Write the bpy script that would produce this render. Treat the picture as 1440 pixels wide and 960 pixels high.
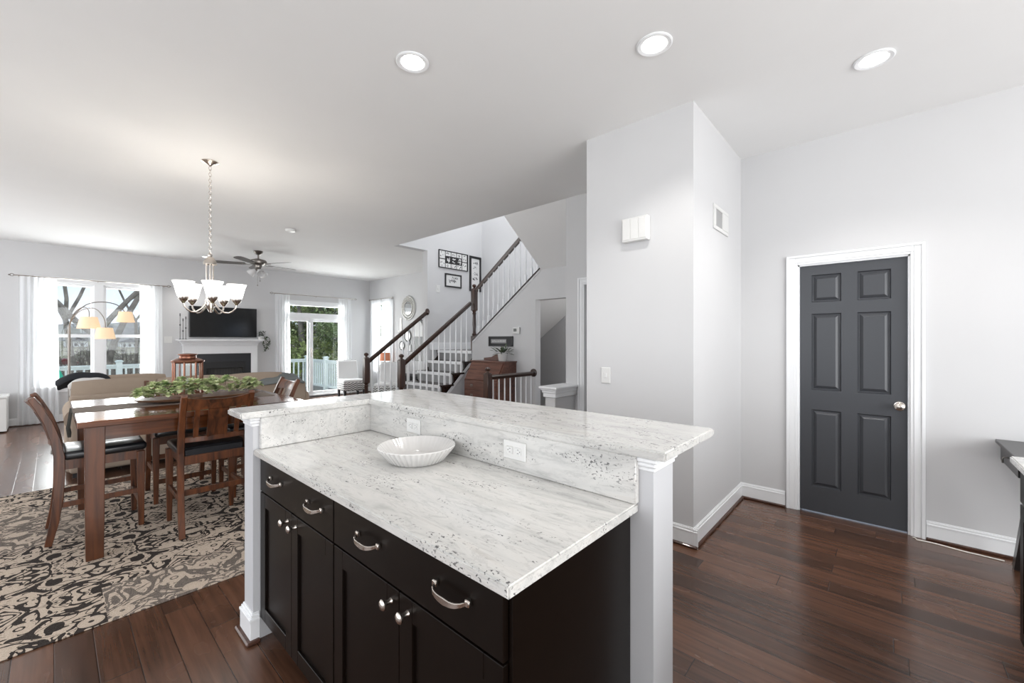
import bpy, bmesh, math, random
from mathutils import Vector, Matrix
S = bpy.context.scene
for o in list(bpy.data.objects):
    bpy.data.objects.remove(o)
C = S.collection
PI = math.pi

# ------------------------------------------------------------------ camera, world, lights, exposure
cd = bpy.data.cameras.new('camera'); cam = bpy.data.objects.new('camera', cd); C.objects.link(cam)
cam.location = (0, 0, 1.41)
cam.rotation_euler = (PI/2, 0, math.radians(42.1 - 90))
cd.sensor_width = 36; cd.lens = 584/1440*36; cd.shift_y = -1.5/1440; cd.clip_start = .02; cd.clip_end = 600
S.camera = cam
S.view_settings.view_transform = 'Standard'; S.view_settings.look = 'None'
S.view_settings.gamma = 1; S.view_settings.use_curve_mapping = False
S.view_settings.exposure = 0.32

w = bpy.data.worlds.new('world'); S.world = w; w.use_nodes = True
nt = w.node_tree; nt.nodes.clear()
wo = nt.nodes.new('ShaderNodeOutputWorld'); bg = nt.nodes.new('ShaderNodeBackground')
tc = nt.nodes.new('ShaderNodeTexCoord'); no = nt.nodes.new('ShaderNodeTexNoise'); rp = nt.nodes.new('ShaderNodeValToRGB')
no.inputs['Scale'].default_value = 3.0; no.inputs['Detail'].default_value = 5
rp.color_ramp.elements[0].position = .38; rp.color_ramp.elements[0].color = (.50, .68, .95, 1)
rp.color_ramp.elements[1].position = .66; rp.color_ramp.elements[1].color = (.95, .97, 1, 1)
nt.links.new(tc.outputs['Generated'], no.inputs['Vector']); nt.links.new(no.outputs['Fac'], rp.inputs['Fac'])
nt.links.new(rp.outputs['Color'], bg.inputs['Color']); bg.inputs['Strength'].default_value = 1.05
nt.links.new(bg.outputs[0], wo.inputs[0])

def area(name, loc, rot, sx, sy, energy, col=(1, 1, 1)):
    l = bpy.data.lights.new(name, 'AREA'); l.shape = 'RECTANGLE'; l.size = sx; l.size_y = sy; l.energy = energy; l.color = col
    o = bpy.data.objects.new(name, l); C.objects.link(o); o.location = loc; o.rotation_euler = rot
    return o
# added fill lamps at unseen rear and left walls; daylight at living room windows
area('fill_rear', (.9, -3.35, 1.55), (-PI/2, 0, PI), 4.6, 2.4, 185, (1, .99, .972))
area('fill_left', (-2.85, 2.2, 1.6), (PI/2, 0, -PI/2), 5.0, 2.3, 62, (1, .99, .972))
area('fill_living_left', (-2.85, 8.2, 1.6), (PI/2, 0, -PI/2), 3.4, 2.0, 75, (1, .995, .985))
area('daylight_living_window', (.57, 10.95, 1.5), (PI/2, 0, PI), 1.4, 1.8, 85, (1, .995, .985))
area('daylight_living_door', (4.4, 10.95, 1.3), (PI/2, 0, PI), 1.4, 2.2, 95, (1, .995, .985))
area('daylight_side_window', (6.3, 9.9, 1.5), (PI/2, 0, PI/2), .8, 1.8, 25, (1, .995, .985))
area('daylight_stairwell', (4.95, 4.9, 5.45), (0, 0, 0), 1.6, 2.0, 55, (.95, .97, 1))

area('fill_basement_stair', (5.4, 2.3, 1.75), (PI/2, 0, 0), .5, .5, 7, (1, .97, .93))  # unseen lamp added to brighten the sloped underside in the desk wall opening

# ------------------------------------------------------------------ materials
def mat(name, col=(.8, .8, .8), rough=.5, metal=0, spec=.5, emit=None, estr=0, coat=0):
    m = bpy.data.materials.new(name); m.use_nodes = True
    b = m.node_tree.nodes['Principled BSDF']
    b.inputs['Base Color'].default_value = (*col, 1); b.inputs['Roughness'].default_value = rough
    b.inputs['Metallic'].default_value = metal; b.inputs['Specular IOR Level'].default_value = spec
    b.inputs['Coat Weight'].default_value = coat
    if emit: b.inputs['Emission Color'].default_value = (*emit, 1); b.inputs['Emission Strength'].default_value = estr
    return m
class N:
    def __init__(s, m): s.m = m; s.t = m.node_tree; s.b = s.t.nodes['Principled BSDF']
    def n(s, typ, **k):
        x = s.t.nodes.new(typ)
        for a, v in k.items():
            if hasattr(x, a): setattr(x, a, v)
            else: x.inputs[a.replace('_', ' ')].default_value = v
        return x
    def l(s, a, b): s.t.links.new(a, b)
    def math(s, op, a, b=None, c=None):
        x = s.t.nodes.new('ShaderNodeMath'); x.operation = op
        for i, v in enumerate((a, b, c)):
            if v is None: continue
            if isinstance(v, (int, float)): x.inputs[i].default_value = v
            else: s.l(v, x.inputs[i])
        return x.outputs[0]
    def ramp(s, fac, stops, interp='LINEAR'):
        r = s.t.nodes.new('ShaderNodeValToRGB'); r.color_ramp.interpolation = interp
        e = r.color_ramp.elements
        while len(e) < len(stops): e.new(.5)
        for i, (p, c) in enumerate(stops):
            e[i].position = p; e[i].color = (*c, 1) if len(c) == 3 else c
        s.l(fac, r.inputs[0]); return r.outputs[0]
    def mix(s, fac, a, b, mode='MIX'):
        x = s.t.nodes.new('ShaderNodeMix'); x.data_type = 'RGBA'; x.blend_type = mode
        for i, v in ((0, fac), (6, a), (7, b)):
            if isinstance(v, (int, float)): x.inputs[i].default_value = v
            elif isinstance(v, tuple): x.inputs[i].default_value = (*v, 1)
            else: s.l(v, x.inputs[i])
        return x.outputs[2]
    def xyz(s, src='Object'):
        c = s.t.nodes.new('ShaderNodeTexCoord'); x = s.t.nodes.new('ShaderNodeSeparateXYZ'); s.l(c.outputs[src], x.inputs[0])
        return c.outputs[src], x.outputs[0], x.outputs[1], x.outputs[2]
    def comb(s, x, y, z):
        c = s.t.nodes.new('ShaderNodeCombineXYZ')
        for i, v in enumerate((x, y, z)):
            if isinstance(v, (int, float)): c.inputs[i].default_value = v
            else: s.l(v, c.inputs[i])
        return c.outputs[0]
    def mapping(s, vec, scale=(1, 1, 1), rot=(0, 0, 0), loc=(0, 0, 0)):
        x = s.t.nodes.new('ShaderNodeMapping'); s.l(vec, x.inputs[0]); x.inputs['Scale'].default_value = scale
        x.inputs['Rotation'].default_value = rot; x.inputs['Location'].default_value = loc; return x.outputs[0]
    def noise(s, vec, scale, detail=3, dist=0, rough=.5):
        x = s.t.nodes.new('ShaderNodeTexNoise'); s.l(vec, x.inputs['Vector']); x.inputs['Scale'].default_value = scale
        x.inputs['Detail'].default_value = detail; x.inputs['Distortion'].default_value = dist; x.inputs['Roughness'].default_value = rough
        return x.outputs['Fac']
    def bump(s, h, strength=.2, dist=.01):
        x = s.t.nodes.new('ShaderNodeBump'); s.l(h, x.inputs['Height']); x.inputs['Strength'].default_value = strength
        x.inputs['Distance'].default_value = dist; s.l(x.outputs[0], s.b.inputs['Normal'])
    def col(s, c): s.l(c, s.b.inputs['Base Color'])
    def rough(s, c): s.l(c, s.b.inputs['Roughness'])

def paint(name, col, rough=.6, v=.02):
    m = mat(name, col, rough); q = N(m); vec = q.xyz()[0]
    f = q.noise(vec, 2.5, 2)
    q.col(q.mix(f, tuple(c*(1-v) for c in col), tuple(min(1, c*(1+v)) for c in col)))
    q.bump(q.noise(vec, 220, 2), .04, .002)
    return m
M = {}
M['wall'] = paint('wall_paint', (.60, .60, .605), .65)
M['ceiling'] = paint('ceiling_paint', (.82, .82, .815), .8)
M['trim'] = paint('trim_paint', (.82, .83, .84), .35)
M['wall_light'] = paint('post_paint', (.56, .565, .58), .55)
M['white_plastic'] = mat('white_plastic', (.70, .70, .685), .35)
M['door'] = paint('door_paint', (.050, .053, .060), .38)
M['nickel'] = mat('brushed_nickel', (.62, .57, .52), .24, 1)
M['darkmetal'] = mat('pewter_metal', (.24, .22, .20), .35, 1)
M['black'] = mat('black_plastic', (.012, .012, .013), .3)
M['blackmatte'] = mat('black_matte', (.02, .02, .022), .6)
M['screen'] = mat('screen', (.008, .008, .008), .12)
M['leather'] = mat('black_leather', (.010, .011, .014), .30, coat=.25)
M['ceramic'] = mat('white_ceramic', (.62, .61, .595), .12, coat=.5)
M['paper'] = mat('paper', (.75, .75, .74), .8)
M['copper'] = mat('copper', (.30, .14, .095), .34, 1)
M['rope'] = mat('white_cord', (.85, .82, .76), .6)

def wood(name, dark, light, axis='x', rough=.35, scale=1.0, coat=.15):
    m = mat(name, dark, rough, coat=coat); q = N(m); vec = q.xyz()[0]
    sc = {'x': (1.2, 14, 14), 'y': (14, 1.2, 14), 'z': (14, 14, 1.2)}[axis]
    v = q.mapping(vec, tuple(a*scale for a in sc))
    f = q.noise(v, 2.2, 5, .6)
    g = q.noise(q.mapping(vec, tuple(a*scale*.2 for a in sc)), 2, 2)
    f2 = q.math('ADD', q.math('MULTIPLY', f, .7), q.math('MULTIPLY', g, .3))
    q.col(q.ramp(f2, [(.35, dark), (.62, light)]))
    return m
M['chair'] = wood('chair_wood', (.028, .0085, .003), (.150, .046, .014), 'z', .36)
M['table'] = wood('table_wood', (.036, .011, .004), (.165, .052, .017), 'x', .16, .8, coat=.35)
M['newel'] = wood('newel_wood', (.020, .009, .006), (.062, .026, .015), 'z', .3)
M['rail'] = wood('handrail_wood', (.018, .009, .006), (.05, .024, .016), 'x', .28)
M['desk'] = wood('desk_wood', (.06, .022, .015), (.16, .066, .042), 'y', .35)
M['cabinet'] = mat('espresso_cabinet', (.0045, .0025, .0016), .34, spec=.20)
M['tray'] = wood('tray_wood', (.14, .06, .03), (.30, .16, .09), 'x', .4)
M['shoe'] = wood('shoe_wood', (.035, .014, .009), (.09, .035, .02), 'x', .4)

# hardwood floor, planks along y
def make_floor():
    m = mat('walnut_floor', (.1, .04, .02), .22, spec=.5, coat=.18); m.node_tree.nodes['Principled BSDF'].inputs['Coat Roughness'].default_value = .16; q = N(m); vec, x, y, z = q.xyz()
    W = .127
    u = q.math('DIVIDE', q.math('ADD', x, -.005), W); row = q.math('FLOOR', u); fx = q.math('FRACT', u)
    wn = q.n('ShaderNodeTexWhiteNoise', noise_dimensions='1D'); q.l(row, wn.inputs['W'])
    off = q.math('MULTIPLY', wn.outputs['Value'], 7.3)
    v = q.math('ADD', q.math('DIVIDE', y, 1.25), off); seg = q.math('FLOOR', v); fy = q.math('FRACT', v)
    wn2 = q.n('ShaderNodeTexWhiteNoise', noise_dimensions='2D'); q.l(q.comb(row, seg, 0), wn2.inputs['Vector'])
    tone = wn2.outputs['Value']
    shift = q.math('MULTIPLY', tone, 13.0)
    gv = q.comb(q.math('MULTIPLY', x, 16), q.math('ADD', q.math('MULTIPLY', y, .8), shift), shift)
    g = q.noise(gv, 2.0, 5, .5, .55)
    blot = q.noise(q.comb(q.math('MULTIPLY', x, 3), q.math('ADD', y, shift), 0), 1.6, 3, .5)
    f = q.math('ADD', q.math('ADD', q.math('MULTIPLY', g, .50), q.math('MULTIPLY', blot, .30)), q.math('MULTIPLY', tone, .22))
    c = q.ramp(f, [(.26, (.020, .0095, .006)), (.42, (.062, .029, .017)), (.60, (.125, .058, .034)), (.80, (.185, .092, .055))])
    ex = q.math('MINIMUM', fx, q.math('SUBTRACT', 1, fx)); ex = q.math('MULTIPLY', ex, W)
    ey = q.math('MINIMUM', fy, q.math('SUBTRACT', 1, fy)); ey = q.math('MULTIPLY', ey, 1.25)
    e = q.math('MINIMUM', ex, ey)
    seam = q.math('SMOOTH_MIN', q.math('DIVIDE', e, .003), 1.0, .1)
    q.col(q.mix(seam, (.010, .005, .004), c))
    q.rough(q.math('ADD', q.math('MULTIPLY', blot, .12), .20))
    h = q.math('ADD', seam, q.math('MULTIPLY', g, .02))
    q.bump(h, .35, .002)
    return m
M['floor'] = make_floor()

# pale granite with grey streaks and clustered dark flecks, streaks run along y
def make_granite():
    m = mat('river_white_granite', (.8, .8, .78), .10, coat=.2); q = N(m); vec = q.xyz()[0]
    a = q.mapping(vec, (5.0, 1.0, 5.0), (0, 0, .22))
    s1 = q.noise(a, 2.0, 8, 1.6, .62)
    s2 = q.noise(q.mapping(vec, (11, 2.2, 11), (0, 0, .3)), 2.6, 7, 2.2, .65)
    base = q.ramp(s1, [(.28, (.47, .465, .45)), (.42, (.575, .57, .55)), (.58, (.635, .625, .60)), (.75, (.585, .56, .525))])
    vein = q.ramp(s2, [(.52, (1, 1, 1)), (.60, (.84, .84, .845)), (.64, (.97, .97, .97)), (.76, (.88, .88, .88))])
    c = q.mix(1.0, base, vein, 'MULTIPLY')
    # flecks: dark dots where a slow streaky mask allows
    mask = q.ramp(q.noise(q.mapping(vec, (4.2, 1.1, 4.2), (0, 0, .28), (3, 1, 0)), 3.4, 4, 1.0), [(.52, (0, 0, 0)), (.60, (1, 1, 1))])
    fl = q.noise(q.mapping(vec, (105, 62, 105), (0, 0, .3)), 1.3, 3, .6)
    fm = q.ramp(fl, [(.59, (0, 0, 0)), (.635, (1, 1, 1))])
    f = q.math('MULTIPLY', mask, fm)
    c = q.mix(q.math('MULTIPLY', f, .85), c, (.045, .045, .05))
    fl2 = q.noise(vec, 120, 2, 0); fm2 = q.ramp(fl2, [(.70, (0, 0, 0)), (.75, (1, 1, 1))])
    c = q.mix(q.math('MULTIPLY', fm2, .5), c, (.16, .16, .17))
    q.col(c)
    return m
M['granite'] = make_granite()

# patchwork damask rug: square tiles, mirrored curls inside each tile
def make_rug():
    m = mat('damask_rug', (.6, .5, .4), .95, spec=.1); q = N(m); vec, x, y, z = q.xyz()
    T = 1.0
    u = q.math('DIVIDE', q.math('SUBTRACT', x, .187), T); v = q.math('DIVIDE', q.math('SUBTRACT', y, 3.30), T)
    i = q.math('FLOOR', u); j = q.math('FLOOR', v)
    mu = q.math('PINGPONG', q.math('MULTIPLY', u, 1), .5); mv = q.math('PINGPONG', q.math('ADD', v, 10), .5)
    hashv = q.math('ADD', i, q.math('MULTIPLY', j, 2)); kk = q.math('ADD', hashv, 1.0)
    k = q.math('FLOORED_MODULO', q.math('ADD', kk, 1.0), 3.0)
    isg = q.math('COMPARE', k, 0.0, .3)
    p = q.comb(mu, mv, q.math('MULTIPLY', isg, 3.7))
    n1 = q.noise(p, 4.6, 1.0, 1.1); 
    n2 = q.noise(p, 9.5, 1.0, 1.4)
    f1 = q.math('PINGPONG', q.math('MULTIPLY', n1, 7.5), .5)
    f2 = q.math('PINGPONG', q.math('MULTIPLY', n2, 5.0), .5)
    a = q.math('GREATER_THAN', f1, q.math('SUBTRACT', .315, q.math('MULTIPLY', isg, .07)))
    b = q.math('GREATER_THAN', f2, .385)
    pat = q.math('MAXIMUM', a, b)
    # scroll rings
    vo = q.n('ShaderNodeTexVoronoi'); q.l(q.comb(mu, mv, 0), vo.inputs['Vector']); vo.inputs['Scale'].default_value = 6.5
    ring = q.math('PINGPONG', q.math('MULTIPLY', vo.outputs['Distance'], 4.6), .5)
    rg = q.math('MULTIPLY', q.math('GREATER_THAN', ring, .37), q.math('LESS_THAN', vo.outputs['Distance'], .30))
    hole = q.math('MULTIPLY', q.math('LESS_THAN', vo.outputs['Distance'], .34), 1)
    pat = q.math('MULTIPLY', pat, q.math('SUBTRACT', 1, hole)); pat = q.math('MAXIMUM', pat, rg)
    pile = q.noise(vec, 260, 2)
    cream = q.ramp(pile, [(.3, (.42, .34, .265)), (.7, (.62, .52, .43))])
    dark = q.ramp(pile, [(.3, (.018, .014, .012)), (.7, (.065, .055, .050))])
    grey = q.ramp(pile, [(.3, (.07, .058, .05)), (.7, (.26, .22, .19))])
    fg = q.mix(isg, dark, grey)
    q.col(q.mix(pat, cream, fg))
    q.bump(pile, .5, .004)
    return m
M['rug'] = make_rug()

def fabric(name, c1, c2, scale=300, rough=.9):
    m = mat(name, c1, rough, spec=.2); q = N(m); vec = q.xyz()[0]
    f = q.noise(vec, scale, 2); g = q.noise(vec, 3.5, 3)
    q.col(q.mix(q.math('ADD', q.math('MULTIPLY', f, .5), q.math('MULTIPLY', g, .5)), c1, c2)); q.bump(f, .3, .003)
    return m
M['sofa'] = fabric('tan_microfibre', (.30, .235, .18), (.42, .34, .27))
M['runner'] = fabric('taupe_linen', (.20, .165, .14), (.27, .23, .20))
M['runner_dark'] = fabric('taupe_tassel', (.05, .05, .045), (.09, .09, .08))
M['throw_grey'] = fabric('grey_throw', (.13, .145, .145), (.22, .235, .235))
M['throw_black'] = fabric('black_throw', (.015, .017, .02), (.04, .043, .048))
M['throw_white'] = fabric('white_throw', (.55, .54, .52), (.75, .74, .72))

def chevron(name, amp=.024, per=.09, band=.048):
    m = mat(name, (.8, .8, .8), .9); q = N(m); vec, x, y, z = q.xyz()
    s = q.math('ADD', x, y)
    tri = q.math('MULTIPLY', q.math('PINGPONG', q.math('DIVIDE', s, per), .5), 2*amp)
    f = q.math('FRACT', q.math('DIVIDE', q.math('ADD', q.math('ADD', z, tri), 5.0), band))
    q.col(q.mix(q.math('GREATER_THAN', f, .55), (.78, .78, .77), (.06, .06, .06)))
    return m
M['chevron'] = chevron('chevron_fabric')
M['chevron_pale'] = mat('pale_fabric', (.74, .74, .74), .9)

def glass():
    m = bpy.data.materials.new('pane_glass'); m.use_nodes = True; t = m.node_tree; t.nodes.clear()
    o = t.nodes.new('ShaderNodeOutputMaterial'); a = t.nodes.new('ShaderNodeBsdfTransparent'); g = t.nodes.new('ShaderNodeBsdfGlossy')
    x = t.nodes.new('ShaderNodeMixShader'); g.inputs['Roughness'].default_value = .02; x.inputs[0].default_value = .018
    a.inputs[0].default_value = (.97, .985, .98, 1)
    t.links.new(a.outputs[0], x.inputs[1]); t.links.new(g.outputs[0], x.inputs[2]); t.links.new(x.outputs[0], o.inputs[0]); return m
M['glass'] = glass()
def sheer():
    m = bpy.data.materials.new('sheer_voile'); m.use_nodes = True; t = m.node_tree; t.nodes.clear()
    o = t.nodes.new('ShaderNodeOutputMaterial'); a = t.nodes.new('ShaderNodeBsdfTransparent')
    d = t.nodes.new('ShaderNodeBsdfDiffuse'); tr = t.nodes.new('ShaderNodeBsdfTranslucent'); ad = t.nodes.new('ShaderNodeMixShader'); x = t.nodes.new('ShaderNodeMixShader')
    for k in (d, tr): k.inputs[0].default_value = (.93, .94, .95, 1)
    ad.inputs[0].default_value = .5; x.inputs[0].default_value = .85
    t.links.new(d.outputs[0], ad.inputs[1]); t.links.new(tr.outputs[0], ad.inputs[2])
    t.links.new(a.outputs[0], x.inputs[1]); t.links.new(ad.outputs[0], x.inputs[2]); t.links.new(x.outputs[0], o.inputs[0]); return m
M['sheer'] = sheer()
M['shade_lit'] = mat('lit_white_glass', (.95, .93, .88), .3, emit=(1, .96, .90), estr=2.2)
M['shade_cream'] = mat('cream_drum_fabric', (.75, .58, .42), .8, emit=(1, .70, .42), estr=.42)  # emission stands in for window light glowing through the fabric
M['shade_orange'] = mat('terracotta_shade', (.55, .22, .13), .8, emit=(1, .35, .18), estr=.12)
M['frosted'] = mat('frosted_glass', (.72, .72, .72), .35)
M['bulb'] = mat('lamp_disc', (1, 1, 1), .4, emit=(1, .98, .95), estr=7)
def leafmat(name, a, b, c):
    m = mat(name, a, .55); q = N(m); vec = q.xyz()[0]
    q.col(q.ramp(q.noise(vec, 22, 2), [(.35, a), (.52, b), (.68, c)])); return m
M['succulent'] = leafmat('succulent_green', (.22, .32, .12), (.55, .62, .32), (.82, .84, .62))
M['ivy'] = leafmat('ivy_green', (.02, .035, .02), (.05, .08, .04), (.14, .17, .08))
def farleaf(name, a, b, c, s):
    m = mat(name, a, .8); q = N(m); vec = q.xyz()[0]
    q.col(q.ramp(q.noise(vec, s, 3), [(.35, a), (.52, b), (.68, c)])); return m
M['leaves'] = farleaf('tree_leaves', (.12, .15, .04), (.34, .40, .13), (.62, .66, .32), 1.6)
M['leaves2'] = farleaf('tree_leaves_dark', (.07, .10, .04), (.20, .26, .10), (.42, .48, .24), 1.6)
M['bark'] = farleaf('bark', (.15, .13, .11), (.25, .215, .18), (.34, .30, .25), 3)
M['woods'] = farleaf('winter_woods', (.14, .13, .12), (.27, .25, .22), (.42, .40, .33), .12)
M['grass'] = farleaf('winter_grass', (.17, .15, .10), (.33, .29, .19), (.42, .40, .26), .25)
M['railpaint'] = paint('deck_rail_paint', (.66, .72, .70), .5)
M['deckboard'] = wood('deck_board', (.16, .15, .14), (.30, .28, .26), 'x', .7)
M['teal'] = mat('teal_canvas', (.02, .33, .22), .7)
M['roof_red'] = mat('red_roof', (.20, .05, .05), .7)

# ------------------------------------------------------------------ mesh helpers
class B:
    """collects shapes given in world coordinates; build() links them as one mesh"""
    def __init__(s): s.m = bmesh.new()
    def _in(s, t):
        me = bpy.data.meshes.new('t'); t.to_mesh(me); t.free(); s.m.from_mesh(me); bpy.data.meshes.remove(me); return s
    def box(s, a, b, bev=0, seg=1):
        t = bmesh.new(); bmesh.ops.create_cube(t, size=1)
        for v in t.verts:
            v.co = Vector([(a[i]+b[i])/2 + v.co[i]*abs(b[i]-a[i]) for i in range(3)])
        if bev: bmesh.ops.bevel(t, geom=t.edges[:], offset=bev, segments=seg, affect='EDGES', profile=.5)
        return s._in(t)
    def hexa(s, pts, bev=0):
        t = bmesh.new(); v = [t.verts.new(p) for p in pts]
        for f in ((0,3,2,1), (4,5,6,7), (0,1,5,4), (1,2,6,5), (2,3,7,6), (3,0,4,7)): t.faces.new([v[i] for i in f])
        bmesh.ops.recalc_face_normals(t, faces=t.faces[:])
        if bev: bmesh.ops.bevel(t, geom=t.edges[:], offset=bev, segments=1, affect='EDGES')
        return s._in(t)
    def prism(s, pts, axis, a0, a1, bev=0, seg=1):
        t = bmesh.new()
        def mk(p, a):
            return {'x': (a, p[0], p[1]), 'y': (p[0], a, p[1]), 'z': (p[0], p[1], a)}[axis]
        lo = [t.verts.new(mk(p, a0)) for p in pts]; hi = [t.verts.new(mk(p, a1)) for p in pts]
        t.faces.new(lo); t.faces.new(hi); n = len(pts)
        for i in range(n): t.faces.new([lo[i], lo[(i+1) % n], hi[(i+1) % n], hi[i]])
        bmesh.ops.recalc_face_normals(t, faces=t.faces[:])
        if bev: bmesh.ops.bevel(t, geom=t.edges[:], offset=bev, segments=seg, affect='EDGES')
        return s._in(t)
    def tube(s, pts, r, seg=8, cap=True, flat=1.0):
        pts = [Vector(p) for p in pts]; n = len(pts); rr = r if isinstance(r, (list, tuple)) else [r]*n
        t = bmesh.new(); rings = []; up = None
        for i, p in enumerate(pts):
            d = (pts[min(i+1, n-1)]-pts[max(i-1, 0)]).normalized()
            if up is None:
                up = Vector((0, 0, 1)) if abs(d.z) < .9 else Vector((1, 0, 0))
            a = d.cross(up).normalized(); b = a.cross(d).normalized(); up = b
            rings.append([t.verts.new(p + a*math.cos(2*PI*k/seg)*rr[i] + b*math.sin(2*PI*k/seg)*rr[i]*flat) for k in range(seg)])
        for i in range(n-1):
            for k in range(seg):
                t.faces.new([rings[i][k], rings[i][(k+1) % seg], rings[i+1][(k+1) % seg], rings[i+1][k]])
        if cap: t.faces.new(rings[0][::-1]); t.faces.new(rings[-1])
        return s._in(t)
    def sweep(s, pts, w, h, axis=(0, 1, 0), bev=0):
        """rectangular section swept along pts; w measured along axis"""
        pts = [Vector(p) for p in pts]; n = len(pts); ax = Vector(axis).normalized(); t = bmesh.new(); rings = []
        ww = w if isinstance(w, (list, tuple)) else [w]*n; hh = h if isinstance(h, (list, tuple)) else [h]*n
        for i, p in enumerate(pts):
            d = (pts[min(i+1, n-1)]-pts[max(i-1, 0)]).normalized(); b = ax.cross(d).normalized()
            rings.append([t.verts.new(p + ax*sx*ww[i]/2 + b*sy*hh[i]/2) for sx, sy in ((-1, -1), (1, -1), (1, 1), (-1, 1))])
        for i in range(n-1):
            for k in range(4): t.faces.new([rings[i][k], rings[i][(k+1) % 4], rings[i+1][(k+1) % 4], rings[i+1][k]])
        t.faces.new(rings[0][::-1]); t.faces.new(rings[-1])
        bmesh.ops.recalc_face_normals(t, faces=t.faces[:])
        if bev: bmesh.ops.bevel(t, geom=[e for e in t.edges if e.calc_face_angle(0) > .6], offset=bev, segments=1, affect='EDGES')
        return s._in(t)
    def lathe(s, prof, c, seg=24, axis='z', flutes=0, fl=0):
        t = bmesh.new(); rings = []
        for r, z in prof:
            ring = []
            for k in range(seg):
                a = 2*PI*k/seg; q = r*(1+fl*(math.cos(a*flutes))) if flutes else r
                v = (q*math.cos(a), q*math.sin(a), z)
                if axis == 'x': v = (z, v[0], v[1])
                if axis == 'y': v = (v[0], z, v[1])
                ring.append(t.verts.new(Vector(v)+Vector(c)))
            rings.append(ring)
        for i in range(len(prof)-1):
            for k in range(seg): t.faces.new([rings[i][k], rings[i][(k+1) % seg], rings[i+1][(k+1) % seg], rings[i+1][k]])
        t.faces.new(rings[0][::-1]); t.faces.new(rings[-1])
        bmesh.ops.recalc_face_normals(t, faces=t.faces[:])
        return s._in(t)
    def ball(s, c, r, sub=2, sc=(1, 1, 1)):
        t = bmesh.new(); bmesh.ops.create_icosphere(t, subdivisions=sub, radius=r)
        for v in t.verts: v.co = Vector([v.co[i]*sc[i]+c[i] for i in range(3)])
        return s._in(t)
    def torus(s, c, R, r, axis='z', seg=24, s2=6, sc=(1, 1, 1)):
        t = bmesh.new(); rings = []
        for k in range(seg):
            a = 2*PI*k/seg; ring = []
            for j in range(s2):
                b = 2*PI*j/s2; q = R + r*math.cos(b); v = (q*math.cos(a), q*math.sin(a), r*math.sin(b))
                if axis == 'x': v = (v[2], v[0], v[1])
                if axis == 'y': v = (v[0], v[2], v[1])
                ring.append(t.verts.new(Vector([v[i]*sc[i]+c[i] for i in range(3)])))
            rings.append(ring)
        for k in range(seg):
            for j in range(s2): t.faces.new([rings[k][j], rings[(k+1) % seg][j], rings[(k+1) % seg][(j+1) % s2], rings[k][(j+1) % s2]])
        bmesh.ops.recalc_face_normals(t, faces=t.faces[:])
        return s._in(t)
    def leaf(s, c, d, up, L, W):
        """a bent oval leaf of six points"""
        c = Vector(c); d = Vector(d).normalized(); a = d.cross(Vector(up)).normalized(); n = a.cross(d)
        P = [c, c+d*L*.35+a*W/2+n*L*.06, c+d*L*.75+a*W*.36+n*L*.02, c+d*L-n*L*.08, c+d*L*.75-a*W*.36+n*L*.02, c+d*L*.35-a*W/2+n*L*.06, c+d*L*.5-n*L*.02]
        v = [s.m.verts.new(p) for p in P]
        for f in ((0, 1, 6), (1, 2, 6), (2, 3, 6), (3, 4, 6), (4, 5, 6), (5, 0, 6)): s.m.faces.new([v[i] for i in f])
        return s
    def build(s, name, m, parent=None, smooth=False):
        if parent is not None:
            off = Vector(parent.location)
            p = parent.parent
            while p is not None: off += Vector(p.location); p = p.parent
            for v in s.m.verts: v.co -= off
        me = bpy.data.meshes.new(name); s.m.to_mesh(me); s.m.free(); me.materials.append(m if not isinstance(m, str) else M[m])
        if smooth:
            for f in me.polygons: f.use_smooth = True
            me.set_sharp_from_angle(angle=math.radians(38))
        o = bpy.data.objects.new(name, me); C.objects.link(o)
        if parent is not None: o.parent = parent
        return o
def tag(o, label=None, cat=None, group=None, kind=None):
    for k, v in (('label', label), ('category', cat), ('group', group), ('kind', kind)):
        if v: o[k] = v
    return o
def thing(name, label, cat, loc=(0, 0, 0), group=None):
    o = bpy.data.objects.new(name, None); o.empty_display_size = .1; C.objects.link(o); o.location = loc
    return tag(o, label, cat, group)
def struct(b, name, m): return tag(b.build(name, m), kind='structure')
def copy_tree(o, parent=None):
    c = o.copy(); C.objects.link(c); c.parent = parent
    for ch in list(o.children): copy_tree(ch, c)
    return c

# ------------------------------------------------------------------ room shell
H = 3.045
def wall_grid(b, axis, c0, c1, u0, u1, z0, z1, holes):
    """slab between c0,c1 on the axis, with rectangular holes (u0,u1,z0,z1)"""
    us = sorted({u0, u1, *[h[0] for h in holes], *[h[1] for h in holes]}); zs = sorted({z0, z1, *[h[2] for h in holes], *[h[3] for h in holes]})
    for i in range(len(us)-1):
        for j in range(len(zs)-1):
            uc = (us[i]+us[i+1])/2; zc = (zs[j]+zs[j+1])/2
            if any(h[0] < uc < h[1] and h[2] < zc < h[3] for h in holes): continue
            if axis == 'x': b.box((c0, us[i], zs[j]), (c1, us[i+1], zs[j+1]))
            else: b.box((us[i], c0, zs[j]), (us[i+1], c1, zs[j+1]))
    bmesh.ops.remove_doubles(b.m, verts=b.m.verts[:], dist=1e-5)
    # drop interior faces shared by two cells
    seen = {}
    for f in b.m.faces:
        k = tuple(round(v, 4) for v in f.calc_center_median()); seen.setdefault(k, []).append(f)
    dead = [f for fs in seen.values() if len(fs) > 1 for f in fs]
    bmesh.ops.delete(b.m, geom=dead, context='FACES')
    return b
struct(B().box((-3, -3.5, -.1), (6.1, 10.75, 0)), 'floor', 'floor')
b = B()
b.box((-3, -3.5, H), (3.97, 10.75, H+.13)); b.box((3.97, -3.5, H), (6.1, 2.75, H+.13)); b.box((3.97, 6.25, H), (6.1, 10.75, H+.13))
struct(b, 'ceiling', 'ceiling')
WX = (-.12, 1.27, .63, 2.41); DX = (3.72, 5.10, .03, 2.30)
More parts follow.
